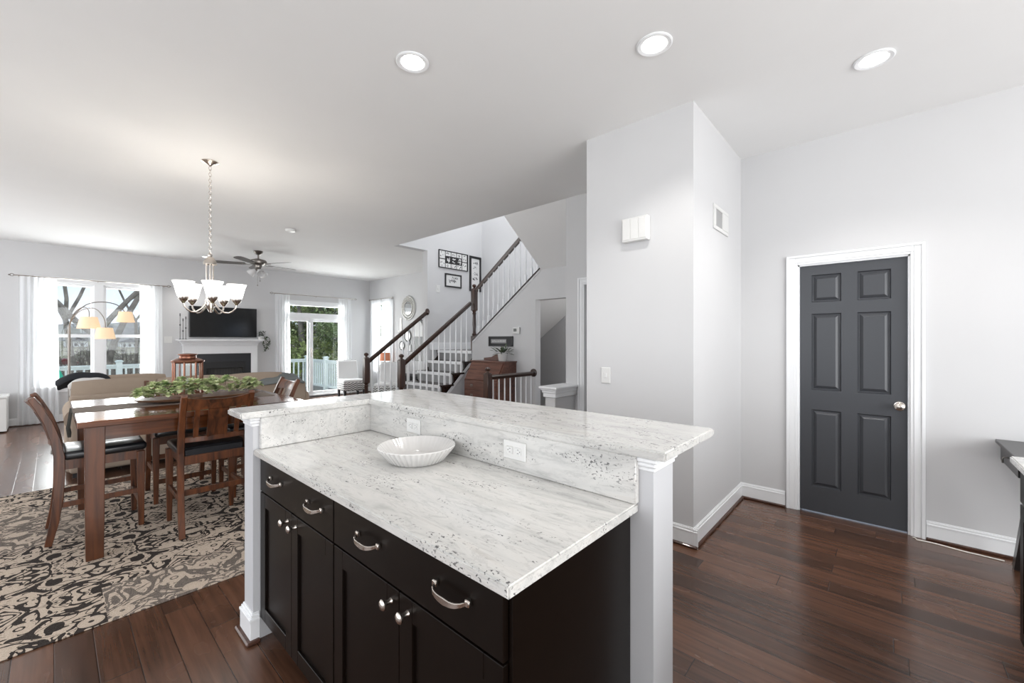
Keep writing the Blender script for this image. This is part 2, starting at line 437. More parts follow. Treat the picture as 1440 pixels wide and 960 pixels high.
struct(wall_grid(B(), 'y', 10.6, 10.75, -3, 6.1, 0, H, [WX, DX]), 'wall_far', 'wall')
struct(wall_grid(B(), 'x', 5.88, 6.03, 6.35, 10.6, 0, H, [(9.5, 10.35, .6, 2.38)]), 'wall_living_right', 'wall')
struct(wall_grid(B(), 'x', -3.0, -2.9, -3.5, 10.6, 0, H, [(-.3, 4.7, .4, 2.75), (6.5, 9.9, .5, 2.6)]), 'wall_left', 'wall')
struct(wall_grid(B(), 'y', -3.5, -3.4, -3, 6.1, 0, H, [(-1.4, 3.2, .3, 2.75)]), 'wall_rear', 'wall')
b = B(); b.box((4.57, 6.2, 0), (6.05, 6.35, 5.6)); b.box((3.97, 6.2, H-.0005), (4.57, 6.35, 5.6))
struct(b, 'wall_stair_pictures', 'wall')
struct(B().box((5.94, 1.0, 0), (6.05, 6.2, 5.6)), 'wall_stair_right', 'wall')
b = B(); b.box((3.85, 2.6, H+.13), (3.97, 6.35, 5.6)); b.box((3.971, 3.61, H+.131), (5.94, 3.73, 5.6))
struct(b, 'wall_stairwell_upper', 'wall')
struct(B().box((3.85, 3.6, 5.6), (6.05, 6.35, 5.7)), 'ceiling_stairwell', 'ceiling')
# sloped soffit over the passage beside the pillar
struct(B().prism([(3.97, H), (4.75, 2.44), (4.75, H+.13), (3.97, H+.13)], 'y', 2.60, 3.73), 'ceiling_soffit', 'ceiling')
# desk wall under the second flight, with an opening towards the basement stair
y0, zt = 5.20, 1.40; sl = .72
b = B().prism([(5.20, 0), (5.20, zt), (3.73, zt+sl*(5.2-3.73)), (1.0, zt+sl*(5.2-3.73)), (1.0, 2.004), (3.83, 2.004), (3.83, 0)], 'x', 4.75, 4.87)
struct(b, 'wall_desk', 'wall')
struct(wall_grid(B(), 'x', 3.97, 4.09, 1.826, 2.75, 0, H, [(1.83, 2.50, 0, 2.03)]), 'wall_passage', 'wall')
struct(B().box((2.93, .98, 0), (4.30, 1.824, H)), 'wall_pillar', 'wall')
DY = (-.124, .553, 0, 2.035)
struct(wall_grid(B(), 'x', 4.167, 4.30, -3.4, .98, 0, H, [DY]), 'wall_door', 'wall')
# low capped wall end guarding the basement stair
b = B(); b.box((3.585, 2.62, 0), (3.97, 2.75, .86)); w_ = struct(b, 'wall_low', 'wall')
b = B(); b.box((3.565, 2.60, .80), (3.97, 2.77, .845), .004); b.box((3.555, 2.59, .845), (3.97, 2.78, .875), .006); b.box((3.53, 2.565, .89), (3.985, 2.805, .915), .006); b.box((3.545, 2.58, .872), (3.97, 2.79, .892), .004)
struct(b, 'trim_low_wall_cap', 'trim')

# baseboards with dark shoe moulding
def base_run(name, p, q, nx, ny, h=.134):
    """p,q ends on the wall face; (nx,ny) points into the room"""
    def bx(b, d, z0, z1, bev):
        xs = [p[0], q[0], p[0]+nx*d, q[0]+nx*d]; ys = [p[1], q[1], p[1]+ny*d, q[1]+ny*d]
        b.box((min(xs), min(ys), z0), (max(xs), max(ys), z1), bev)
    b = B(); bx(b, .014, 0, h-.03, 0); bx(b, .017, h-.034, h-.022, .002); bx(b, .011, h-.024, h-.006, .002); bx(b, .006, h-.008, h, .001)
    struct(b, name, 'trim')
    b = B(); bx(b, .032, 0, .018, .005); struct(b, name.replace('baseboard', 'trim_shoe'), 'shoe')
base_run('baseboard_door_left', (4.167, .640), (4.167, .98), -1, 0)
base_run('baseboard_door_right', (4.167, -3.4), (4.167, -.205), -1, 0)
base_run('baseboard_pillar_right', (2.914, .98), (4.167, .98), 0, -1)
base_run('baseboard_pillar_front', (2.93, .949), (2.93, 1.824), -1, 0)
base_run('baseboard_far_left', (-2.9, 10.6), (1.62, 10.6), 0, -1)
base_run('baseboard_far_middle', (3.24, 10.6), (3.64, 10.6), 0, -1)
base_run('baseboard_far_right', (5.18, 10.6), (5.88, 10.6), 0, -1)
base_run('baseboard_living_right', (5.88, 6.35), (5.88, 10.6), -1, 0)
base_run('baseboard_desk', (4.75, 3.83), (4.75, 5.2), -1, 0)

# door casing profile (flat board with stepped outer bead)
def casing(name, X, y0, y1, z1, nx=-1, wd=.078):
    b = B(); t = .02
    for d0, d1, tt in ((0, .018, .012), (.018, .058, .016), (.058, wd, .024)):
        b.box((X, y0-d1, 0), (X+nx*tt, y0-d0, z1+d1), .002); b.box((X, y1+d0, 0), (X+nx*tt, y1+d1, z1+d1), .002)
        b.box((X, y0-d0, z1+d0), (X+nx*tt, y1+d0, z1+d1), .002)
    return struct(b, name, 'trim')
casing('trim_door_casing', 4.167, DY[0], DY[1], DY[3])
b = B(); b.box((4.167, DY[0], 0), (4.30, DY[0]+.012, 2.035)); b.box((4.167, DY[1]-.012, 0), (4.30, DY[1], 2.035)); b.box((4.167, DY[0], 2.023), (4.30, DY[1], 2.035))
struct(b, 'trim_door_jamb', 'trim')
casing('trim_passage_casing', 3.97, 1.91, 2.50, 2.03)
struct(B().box((4.02, 1.84, 0), (4.055, 2.49, 2.02)), 'door_2', 'trim')

# six panel door
def panel_door():
    X = 4.185; y0, y1 = -.110, .539; z0, z1 = .012, 2.02
    cols = [(.27, .462), (-.022, .172)]; rows = [(1.722, 1.945), (1.005, 1.628), (.215, .845)]
    b = B(); b.box((X+.0165, y0, z0), (X+.035, y1, z1))
    ys = [y0, cols[1][0], cols[1][1], cols[0][0], cols[0][1], y1]; zs = [z0, rows[2][0], rows[2][1], rows[1][0], rows[1][1], rows[0][0], rows[0][1], z1]
    for i in range(5):
        for j in range(7):
            if i in (1, 3) and j in (1, 3, 5):
                a0, a1, c0, c1 = ys[i], ys[i+1], zs[j], zs[j+1]
                # sloped sticking around the panel, then the raised field
                for inn, x0, x1 in ((.0, 0, 0),):
                    s = .008
                    o = [(X, a0, c0), (X, a1, c0), (X, a1, c1), (X, a0, c1)]; ii = [(X+.016, a0+s, c0+s), (X+.016, a1-s, c0+s), (X+.016, a1-s, c1-s), (X+.016, a0+s, c1-s)]
                    g = .014; f0 = [(X+.016, a0+g, c0+g), (X+.016, a1-g, c0+g), (X+.016, a1-g, c1-g), (X+.016, a0+g, c1-g)]
                    r = .036; f1 = [(X+.002, a0+r, c0+r), (X+.001, a1-r, c0+r), (X+.001, a1-r, c1-r), (X+.001, a0+r, c1-r)]
                    vo = [[b.m.verts.new(p) for p in L] for L in (o, ii, f0, f1)]
                    for L0, L1 in zip(vo[:-1], vo[1:]):
                        for k in range(4): b.m.faces.new([L0[k], L0[(k+1) % 4], L1[(k+1) % 4], L1[k]])
                    b.m.faces.new(vo[3])
            else: b.box((X, ys[i], zs[j]), (X+.0165, ys[i+1], zs[j+1]))
    d = struct(b, 'door_1', 'door')
    k = B(); k.lathe([(.032, 0), (.032, -.006), (.014, -.010), (.012, -.030), (.020, -.040), (.029, -.052), (.028, -.066), (.018, -.074), (.002, -.076)], (X, -.067, .927), 24, 'x')
    k.build('door_knob', 'nickel', d, True)
panel_door()

# ------------------------------------------------------------------ living room windows
def sash_window(name, x0, x1, z0, z1, Y):
    b = B(); cm = .565
    b.box((x0-.09, Y-.022, z0-.02), (x0, Y, z1+.09), .004); b.box((x1, Y-.022, z0-.02), (x1+.09, Y, z1+.09), .004); b.box((x0, Y-.021, z1), (x1, Y, z1+.089), .001)
    b.box((cm-.06, Y-.018, z0), (cm+.06, Y+.10, z1-.0005), .001)
    for a, c in ((x0, cm-.06), (cm+.06, x1)):
        b.box((a, Y+.03, z0), (a+.04, Y+.09, z1)); b.box((c-.04, Y+.03, z0), (c, Y+.09, z1)); b.box((a+.04, Y+.032, z1-.045), (c-.04, Y+.088, z1)); b.box((a+.04, Y+.032, z0), (c-.04, Y+.088, z0+.055))
        b.box((a+.04, Y+.035, 1.465), (c-.04, Y+.085, 1.52))
    f = struct(b, name, 'trim')
    s = B(); s.box((x0-.12, Y-.06, z0-.035), (x1+.12, Y+.03, z0), .006); s.box((x0-.10, Y-.018, z0-.11), (x1+.10, Y, z0-.035), .004); s.build('window_sill', 'trim', f)
    for a, c in ((x0, cm-.06), (cm+.06, x1)):
        g = B(); g.box((a+.03, Y+.058, z0+.04), (c-.03, Y+.062, z1-.03)); g.build('pane', 'glass', f)
sash_window('window_1', WX[0], WX[1], WX[2], WX[3], 10.6)
def slider():
    x0, x1, z0, z1 = DX; Y = 10.6; b = B()
    b.box((x0-.08, Y-.022, 0), (x0, Y, z1+.08), .004); b.box((x1, Y-.022, 0), (x1+.08, Y, z1+.08), .004); b.box((x0, Y-.021, z1), (x1, Y, z1+.079), .001)
    b.box((x0, Y, 1.95), (x1, Y+.11, 2.08), .004); b.box((x0, Y+.02, z1-.04), (x1, Y+.09, z1)); b.box((x0, Y, z0-.03), (x1, Y+.13, z0+.03), .003)
    for a, c, yy in ((x0, 4.36, .02), (4.24, x1, .06)):
        b.box((a+.001, Y+yy, z0+.031), (a+.075, Y+yy+.038, 1.949), .001); b.box((c-.075, Y+yy, z0+.031), (c-.001, Y+yy+.038, 1.949), .001); b.box((a+.075, Y+yy+.002, z0+.031), (c-.075, Y+yy+.036, z0+.11)); b.box((a+.075, Y+yy+.002, 1.88), (c-.075, Y+yy+.036, 1.949))
    f = struct(b, 'door_3', 'trim')
    for a, c, yy, q0, q1 in ((x0+.05, 4.30, .038, z0+.09, 1.89), (4.30, x1-.05, .078, z0+.09, 1.89), (x0, x1, .05, 2.07, z1-.03)):
        B().box((a, Y+yy, q0), (c, Y+yy+.004, q1)).build('pane', 'glass', f)
    h = B(); h.box((4.30, Y-.02, 1.0), (4.325, Y+.02, 1.22), .005); h.build('door_handle', 'nickel', f)
slider()
b = B(); Xw = 5.88
b.box((Xw-.02, 9.41, .601), (Xw, 9.5, 2.47)); b.box((Xw-.02, 10.35, .601), (Xw, 10.44, 2.47)); b.box((Xw-.019, 9.5, 2.38), (Xw, 10.35, 2.469)); b.box((Xw-.05, 9.38, .56), (Xw+.03, 10.47, .6))
b.box((Xw+.03, 9.5, 1.46), (Xw+.08, 10.35, 1.52))
f = struct(b, 'window_2', 'trim'); B().box((Xw+.05, 9.5, .6), (Xw+.055, 10.35, 2.38)).build('pane', 'glass', f)

def curtain(label, group, a, c, zt, zb, axis, plane, folds, flare=0.0, seed=1):
    """pleated sheer panel between a and c on the axis, standing off the wall plane"""
    rnd = random.Random(seed); n = folds*8; t = B(); rows = 14; ph = [rnd.uniform(.7, 1.3) for _ in range(folds+1)]
    grid = []
    for j in range(rows+1):
        f = j/rows; z = zt+(zb-zt)*f; row = []
        for i in range(n+1):
            s = i/n; u = a+(c-a)*s; k = min(int(s*folds), folds-1)
            amp = .022*ph[k]*(.45+.55*min(1, f*2.5))
            wv = amp*math.sin(2*PI*s*folds+.5*math.sin(f*3+seed)) + .006*math.sin(f*9+s*20)
            uu = u + (u-(a+c)/2)*flare*f + .008*math.sin(f*4+k)
            p = (uu, plane-.075+wv, z) if axis == 'x' else (plane-.075+wv, uu, z)
            row.append(t.m.verts.new(p))
        grid.append(row)
    for j in range(rows):
        for i in range(n): t.m.faces.new([grid[j][i], grid[j][i+1], grid[j+1][i+1], grid[j+1][i]])
    o = t.build('curtain', 'sheer', None, True)
    tag(o, label, 'curtain', group); return o
curtain('white sheer curtain left of the double window, bottom touching the floor', 'sheer curtains', -.37, .06, 2.47, .02, 'x', 10.6, 6, .06, 1)
curtain('white sheer curtain between the double window and the fireplace', 'sheer curtains', 1.11, 1.45, 2.47, .02, 'x', 10.6, 5, 0, 2)
curtain('white sheer curtain on the fireplace side of the glass door', 'sheer curtains', 3.45, 3.79, 2.49, .02, 'x', 10.6, 5, 0, 3)
curtain('white sheer curtain at the corner side of the glass door', 'sheer curtains', 4.95, 5.31, 2.49, .02, 'x', 10.6, 5, 0, 4)
curtain('white sheer curtain on the right living wall, panel nearer the corner', 'sheer curtains', 9.92, 10.42, 2.49, .02, 'y', 5.88, 6, 0, 5)
curtain('white sheer curtain on the right living wall, panel nearer the round mirror', 'sheer curtains', 9.42, 9.86, 2.49, .02, 'y', 5.88, 6, 0, 6)
def rod(label, a, c, z, axis, plane):
    P = (lambda u, d, zz: (u, plane-d, zz)) if axis == 'x' else (lambda u, d, zz: (plane-d, u, zz))
    r = thing('curtain_rod', label, 'curtain rod', P((a+c)/2, 0, z), 'curtain rods')
    B().tube([P(a, .075, z), P(c, .075, z)], .008, 8).build('pole', 'nickel', r, True)
    for e, s in ((a, -1), (c, 1)):
        f = B(); cx = e+s*.02; f.torus(P(cx, .075, z), .02, .005, 'y' if axis == 'x' else 'x', 14, 6); f.ball(P(cx+s*.03, .075, z), .012, 1); f.build('finial', 'darkmetal', r, True)
    for e in (a+.05, (a+c)/2, c-.05):
        B().tube([P(e, 0.001, z-.02), P(e, .05, z-.02), P(e, .075, z-.008)], .005, 6).build('bracket', 'nickel', r, True)
rod('slim metal curtain rod over the double window', -.42, 1.52, 2.475, 'x', 10.6)
rod('slim metal curtain rod over the sliding glass door', 3.41, 5.40, 2.505, 'x', 10.6)
rod('slim metal curtain rod over the side window in the right living wall', 9.36, 10.46, 2.505, 'y', 5.88)

# ------------------------------------------------------------------ kitchen island
b = B(); b.box((1.235, .532, 0), (1.39, 2.33, 1.045)); b.box((.63, 2.205, 0), (1.235, 2.33, 1.045))
struct(b, 'wall_island', 'wall_light')
# small crown strip under the bar top, round both free ends
def under_bar(b, x0, y0, x1, y1):
    b.box((x0-.006, y0-.006, 1.005), (x1+.006, y1+.006, 1.018), .003); b.box((x0-.013, y0-.013, 1.018), (x1+.013, y1+.013, 1.034), .005); b.box((x0-.018, y0-.018, 1.034), (x1+.018, y1+.018, 1.0485), .003)
b = B(); under_bar(b, 1.237, .532, 1.39, .60); under_bar(b, 1.30, .60, 1.39, 2.33); struct(b, 'trim_bar_end', 'trim')
b = B(); under_bar(b, .63, 2.207, .655, 2.33); under_bar(b, .66, 2.28, 1.3, 2.33); struct(b, 'trim_bar_post', 'trim')
b = B()
for t, z0, z1 in ((.016, 0, .10), (.019, .098, .112), (.012, .110, .124), (.006, .122, .134)):
    b.box((.63-t, 2.205-t, z0), (.655, 2.33+t, z1), .002)
b2 = B(); b2.box((.595, 2.17, 0), (.655, 2.365, .018), .006)
struct(b, 'baseboard_island_post', 'trim'); struct(b2, 'trim_shoe_island_post', 'shoe')
b = B(); b.box((1.235, .516, 0), (1.406, .56, .134), .003); struct(b, 'baseboard_island_end', 'trim')

# stone: worktop, two splash pieces, raised L-shaped bar
t = B().prism([(.632, .580), (1.2345, .580), (1.2345, 2.2045), (.632, 2.2045)], 'z', .870, .900, .005, 2)
tag(t.build('countertop', 'granite', None, True), 'lower pale granite worktop of the island, holding the fluted white dish', 'countertop')
t = B().box((1.210, .578, .9005), (1.2345, 2.178, 1.0495), .003)
tag(t.build('backsplash', 'granite', None, True), 'long granite upstand with both power outlets in it, behind the island worktop', 'backsplash')
t = B().box((.655, 2.178, .9005), (1.2345, 2.2045, 1.0495), .003)
tag(t.build('backsplash', 'granite', None, True), 'short plain granite upstand at the far end of the island worktop, without outlets', 'backsplash')
t = B().prism([(.568, 2.165), (1.192, 2.165), (1.208, .482), (1.668, .482), (1.668, 2.40), (1.640, 2.43), (.568, 2.37)], 'z', 1.050, 1.080, .006, 2)
tag(t.build('bar_top', 'granite', None, True), 'raised L-shaped granite bar top running along two sides of the island', 'bar top')

def pull(y, x, z, parent):
    """arched bar pull, feet on the drawer face"""
    b = B(); w2 = .062
    pts = []; 
    for i in range(13):
        s = -1+2*i/12; pts.append((x-.026*(1-abs(s)**4.5)**.75-.004, y+s*w2, z-.010*(1-s*s)))
    b.sweep(pts, [.010+.008*(1-abs(-1+2*i/12)) for i in range(13)], .006, (0, 0, 1), .0015)
    for s in (-1, 1): b.box((x-.012, y+s*w2-.008, z-.009), (x+.001, y+s*w2+.008, z+.009), .003)
    return b.build('handle', 'nickel', parent, True)
def knob(y, x, z, parent, d=(-1, 0)):
    b = B(); pr = [(.009, 0), (.008, .003), (.007, .006), (.0065, .016), (.008, .020), (.015, .024), (.0155, .029), (.011, .034), (.001, .036)]
    if d[0]: b.lathe([(r, q*d[0]) for r, q in pr], (x, y, z), 20, 'x')
    else: b.lathe([(r, q*d[1]) for r, q in pr], (x, y, z), 20, 'y')
    return b.build('knob', 'nickel', parent, True)
def shaker(name, parent, y0, y1, z0, z1, X, fw=.062):
    b = B(); b.box((X+.010, y0+fw-.002, z0+fw-.002), (X+.016, y1-fw+.002, z1-fw+.002))
    b.box((X, y0, z0), (X+.019, y0+fw, z1), .0015); b.box((X, y1-fw, z0), (X+.019, y1, z1), .0015)
    b.box((X, y0+fw, z0), (X+.019, y1-fw, z0+fw), .0015); b.box((X, y0+fw, z1-fw), (X+.019, y1-fw, z1), .0015)
    return b.build(name, 'cabinet', parent)
def base_cabinet(label, y0, y1, end=False):
    r = thing('kitchen_cabinet', label, 'cabinet', (.95, (y0+y1)/2, 0), 'island cabinets')
    X = .658
    b = B(); b.box((X+.019, y0+.001, .10), (1.228, y1-.001, .8695)); b.box((X+.085, y0+.001, 0), (1.228, y1-.001, .10)); b.build('body', 'cabinet', r)
    m = (y0+y1)/2; g = .0025
    d = B().box((X, y0+g, .704), (X+.019, y1-g, .862), .002).build('drawer', 'cabinet', r)
    for q in (.26, -.145) if not end else (.145, -.26):
        pass
    pull(m+.165+.0, X, .795, d); pull(m-.235 if end else m-.235, X, .795, d)
    for a, c, ky in ((y0+g, m-g/2, m-.042), (m+g/2, y1-g, m+.042)):
        dd = shaker('door', r, a, c, .105, .698, X); knob(ky, X, .656, dd)
    if end:
        b = B(); b.box((X+.016, y0-.012, 0), (1.232, y0-.0005, .8695), .001); b.build('end_panel', 'cabinet', r)
    return r
base_cabinet('dark island base cabinet next to the white post, at the dining end', 1.435, 2.196)
base_cabinet('dark island base cabinet at the near end, with a plain side panel', .618, 1.433, True)

def outlet(label, y, z, X, sgn=-1):
    r = thing('power_outlet', label, 'outlet', (X, y, z), 'island outlets')
    B().box((X-.006, y-.058, z-.036), (X, y+.058, z+.036), .003).build('cover_plate', 'white_plastic', r)
    for s in (-1, 1):
        f = B(); f.box((X-.008, y+s*.021-.016, z-.015), (X-.005, y+s*.021+.016, z+.015), .004); f = f.build('receptacle', 'white_plastic', r)
        k = B(); k.box((X-.0085, y+s*.021-.004, z-.008), (X-.0075, y+s*.021+.004, z-.0065)); k.box((X-.0085, y+s*.021-.004, z+.0055), (X-.0075, y+s*.021+.004, z+.007)); k.ball((X-.008, y+s*.021+s*.009, z), .002, 1); k.build('slots', 'black', f)
outlet('white power outlet in the granite upstand, right of the fluted dish', 1.077, .981, 1.210)
outlet('white power outlet in the granite upstand, partly behind the fluted dish', 1.752, .984, 1.210)

# fluted pie dish
b = B(); cx, cy = 1.045, 1.492
prof = [(.001, .9015), (.112, .9015), (.118, .905), (.1580, .955), (.1625, .963), (.1595, .966), (.152, .958), (.114, .914), (.106, .909), (.001, .908)]
t = bmesh.new(); seg = 264; rings = []
for i, (r, z) in enumerate(prof):
    fl = .020 if 2 <= i <= 3 else (.006 if i in (4, 5, 6) else 0); ring = []
    if i == 2: fl = .012
    for k in range(seg):
        a = 2*PI*k/seg; q = r*(1+fl*math.cos(44*a)); ring.append(t.verts.new((cx+q*math.cos(a), cy+q*math.sin(a), z)))
    rings.append(ring)
for i in range(len(prof)-1):
    for k in range(seg): t.faces.new([rings[i][k], rings[i][(k+1) % seg], rings[i+1][(k+1) % seg], rings[i+1][k]])
t.faces.new(rings[0][::-1]); t.faces.new(rings[-1]); bmesh.ops.recalc_face_normals(t, faces=t.faces[:]); b._in(t)
tag(b.build('pie_dish', 'ceramic', None, True), 'empty round white fluted ceramic dish on the lower granite worktop', 'dish')

# ------------------------------------------------------------------ ceiling lights
def downlight(label, x, y, on=True):
    r = thing('recessed_light', label, 'ceiling light', (x, y, H), 'recessed ceiling lights')
    b = B(); b.lathe([(.095, H-.001), (.095, H-.006), (.088, H-.010), (.070, H-.006), (.066, H-.001)], (x, y, 0), 36); b.build('trim_ring', 'trim', r, True)
    B().lathe([(.064, H-.001), (.064, H-.0045), (.001, H-.0055)], (x, y, 0), 30).build('lamp_disc', 'bulb', r)
    l = bpy.data.lights.new('downlight_lamp', 'SPOT'); l.energy = 30; l.spot_size = math.radians(120); l.spot_blend = .6; l.shadow_soft_size = .06; l.color = (1, .97, .93)
    o = bpy.data.objects.new('downlight_lamp', l); C.objects.link(o); o.location = (0, 0, -.03); o.parent = r
for lb, x, y in (('lit recessed ceiling light nearest the dining area, left of the three over the island', 1.418, 2.069),
                 ('lit recessed ceiling light in the middle of the three over the kitchen', 2.227, .954),
                 ('lit recessed ceiling light nearest the dark door', 3.202, .057),
                 ('small lit recessed ceiling light close to the far fireplace wall', 2.03, 9.9)):
    downlight(lb, x, y)
b = B(); b.lathe([(.07, 3.0445), (.07, 3.03), (.062, 3.016), (.04, 3.010), (.001, 3.010)], (2.36, 6.54, 0), 28)
o = b.build('smoke_detector', 'white_plastic', None, True); tag(o, 'round white smoke detector on the living room ceiling', 'smoke detector')

# ------------------------------------------------------------------ wall fittings
r = thing('door_chime', 'white three-panel door chime box high on the pillar wall', 'door chime', (2.93, 1.386, 2.235))
B().box((2.882, 1.285, 2.145), (2.9295, 1.488, 2.322), .005).build('housing', 'white_plastic', r)
for k in range(3): B().box((2.878, 1.296+k*.063, 2.160), (2.8822, 1.352+k*.063, 2.310), .0015).build('cover_panel', 'white_plastic', r)
r = thing('air_vent', 'white return air vent with a grey grille high beside the pillar edge', 'vent', (3.54, .98, 2.36))
b = B(); a0, a1, c0, c1 = 3.355, 3.735, 2.262, 2.452
b.box((a0, .970, c0), (a1, .9795, c0+.03), .003); b.box((a0, .970, c1-.03), (a1, .9795, c1), .003); b.box((a0, .970, c0+.03), (a0+.05, .9795, c1-.03), .0005); b.box((a1-.16, .970, c0+.03), (a1, .9795, c1-.03), .0005)
b.build('frame', 'white_plastic', r)
B().box((a0+.05, .976, c0+.03), (a1-.16, .9792, c1-.03)).build('grille', mat('vent_grille', (.35, .35, .35), .6), r)
def plate(label, kind, P0, P1, cat='switch', screw=True):
    r = thing('wall_plate', label, cat, tuple((P0[i]+P1[i])/2 for i in range(3)))
    B().box(P0, P1, .003).build('cover_plate', 'white_plastic', r)
    c = [(P0[i]+P1[i])/2 for i in range(3)]; d = [abs(P1[i]-P0[i])/2 for i in range(3)]
    ax = 0 if d[0] < d[1] else 1; p0 = list(c); p1 = list(c)
    for i in range(3):
        if i == ax: p0[i] = min(P0[i], P1[i])-.004; p1[i] = min(P0[i], P1[i])+.002
        else: p0[i] -= d[i]*.28; p1[i] += d[i]*.28
    B().box(p0, p1, .0015).build(kind, 'white_plastic', r)
plate('white wall plate with a small centre knob at mid height on the pillar', 'toggle', (2.923, 1.607, 1.073), (2.9295, 1.687, 1.198))
plate('small white switch plate on the stair wall below the collage frame', 'toggle', (4.76, 6.192, 2.30), (4.85, 6.1995, 2.435))
plate('white wall plate left of the fireplace mantel', 'toggle', (1.475, 10.59, 1.36), (1.60, 10.5995, 1.49))
r = thing('thermostat', 'small white thermostat with a dark screen on the grey wall above the slant desk', 'thermostat', (4.75, 4.19, 1.565))
B().box((4.722, 4.12, 1.51), (4.7495, 4.26, 1.61), .006).build('housing', 'white_plastic', r); B().box((4.720, 4.175, 1.545), (4.7225, 4.235, 1.59)).build('screen', mat('lcd', (.12, .13, .12), .3), r)

# ------------------------------------------------------------------ right edge: counter, cabinet, desk, cord
t = B().prism([(.9, -1.15), (2.842, -1.15), (2.842, -.402), (.9, -.402)], 'z', .87, .90, .005, 2)
tag(t.build('countertop', 'granite', None, True), 'pale granite worktop corner at the right edge of the picture', 'countertop')
r = thing('kitchen_cabinet', 'dark base cabinet under the granite corner at the right edge of the picture', 'cabinet', (1.9, -.78, 0))
b = B(); b.box((.92, -1.13, .10), (2.82, -.447, .8695)); b.box((.92, -1.13, 0), (2.82, -.50, .10)); b.build('body', 'cabinet', r)
def shaker_y(parent, x0, x1, z0, z1, Y, fw=.06):
    b = B(); b.box((x0+fw-.002, Y-.016, z0+fw-.002), (x1-fw+.002, Y-.010, z1-fw+.002))
    for q in ((x0, x0+fw, z0, z1), (x1-fw, x1, z0, z1), (x0+fw, x1-fw, z0, z0+fw), (x0+fw, x1-fw, z1-fw, z1)): b.box((q[0], Y-.019, q[2]), (q[1], Y, q[3]), .0015)
    return b.build('door', 'cabinet', parent)
for k in range(4):
    dd = shaker_y(r, .925+k*.474, 1.395+k*.474, .11, .70, -.428); B().box((.925+k*.474, -.447, .71), (1.395+k*.474, -.428, .862), .002).build('drawer', 'cabinet', r)
r = thing('writing_desk', 'black desk with a small drawer and splayed foot right of the dark door', 'desk', (3.6, -.8, 0))
dk = 'espresso'; M[dk] = mat('black_wood', (.022, .020, .020), .3)
B().box((3.10, -1.16, .742), (4.145, -.525, .765), .003).build('top', dk, r)
b = B(); b.box((3.14, -1.14, .625), (4.13, -.56, .742)); b.build('apron', dk, r)
d = B().box((3.995-.36, -.56, .638), (4.12, -.545, .735), .002).build('drawer', dk, r)
b = B(); b.tube([(3.88, -.545, .70), (3.88, -.525, .70), (3.88, -.520, .685), (3.88, -.522, .665)], .005, 8); b.build('drawer_pull', 'darkmetal', d, True)
for yy in (-.60, -1.08):
    b = B(); b.sweep([(3.99, yy, .0), (3.62, yy, .625)], .045, .05, (0, 1, 0)); b.build('leg', dk, r)
    b = B(); b.sweep([(3.20, yy, .0), (3.62, yy, .625)], .045, .05, (0, 1, 0)); b.build('leg', dk, r)
b = B(); pts = []
for i in range(40):
    s = i/39; y = -.135-.42*s; x = 4.128+.012*math.sin(s*7)-.10*max(0, s-.75)
    pts.append((x-.006-(.035 if s > .05 else .0)*1.0, y, .004))
b.tube(pts, .0042, 6); tag(b.build('extension_cord', 'rope', None, True), 'thin white cord lying on the floor along the baseboard right of the door', 'cord')

# ------------------------------------------------------------------ rug, table, chairs
b = B(); b.box((-1.25, 2.885, .0005), (2.45, 5.89, .009), .003)
tag(b.build('area_rug', 'rug'), 'cream rug with black and grey damask patchwork under the dining table', 'rug')
RZ = .0095
t = thing('dining_table', 'square counter-height dark wood dining table with thick legs', 'table', (.77, 4.41, RZ))
b = B(); b.box((.10, 3.70, .862), (1.445, 5.055, .902), .004); b.build('tabletop', 'table', t)
b = B()
for q in ((.16, 3.775, 1.385, 3.80), (.16, 4.975, 1.385, 5.0)): b.box((q[0], q[1], .765), (q[2], q[3], .862))
for q in ((.155, 3.78, .18, 4.99), (1.365, 3.78, 1.39, 4.99)): b.box((q[0], q[1], .765), (q[2], q[3], .862))
b.build('apron', 'table', t)
M['table_leg'] = wood('table_leg_wood', (.034, .0105, .004), (.125, .040, .013), 'z', .34, .8, coat=.1)
for x in (.135, 1.315):
    for y in (3.745, 4.925):
        b = B(); b.hexa([(x+.006, y+.006, RZ), (x+.089, y+.006, RZ), (x+.089, y+.089, RZ), (x+.006, y+.089, RZ), (x, y, .861), (x+.095, y, .861), (x+.095, y+.095, .861), (x, y+.095, .861)], .003)
        b.build('leg', 'table_leg', t)

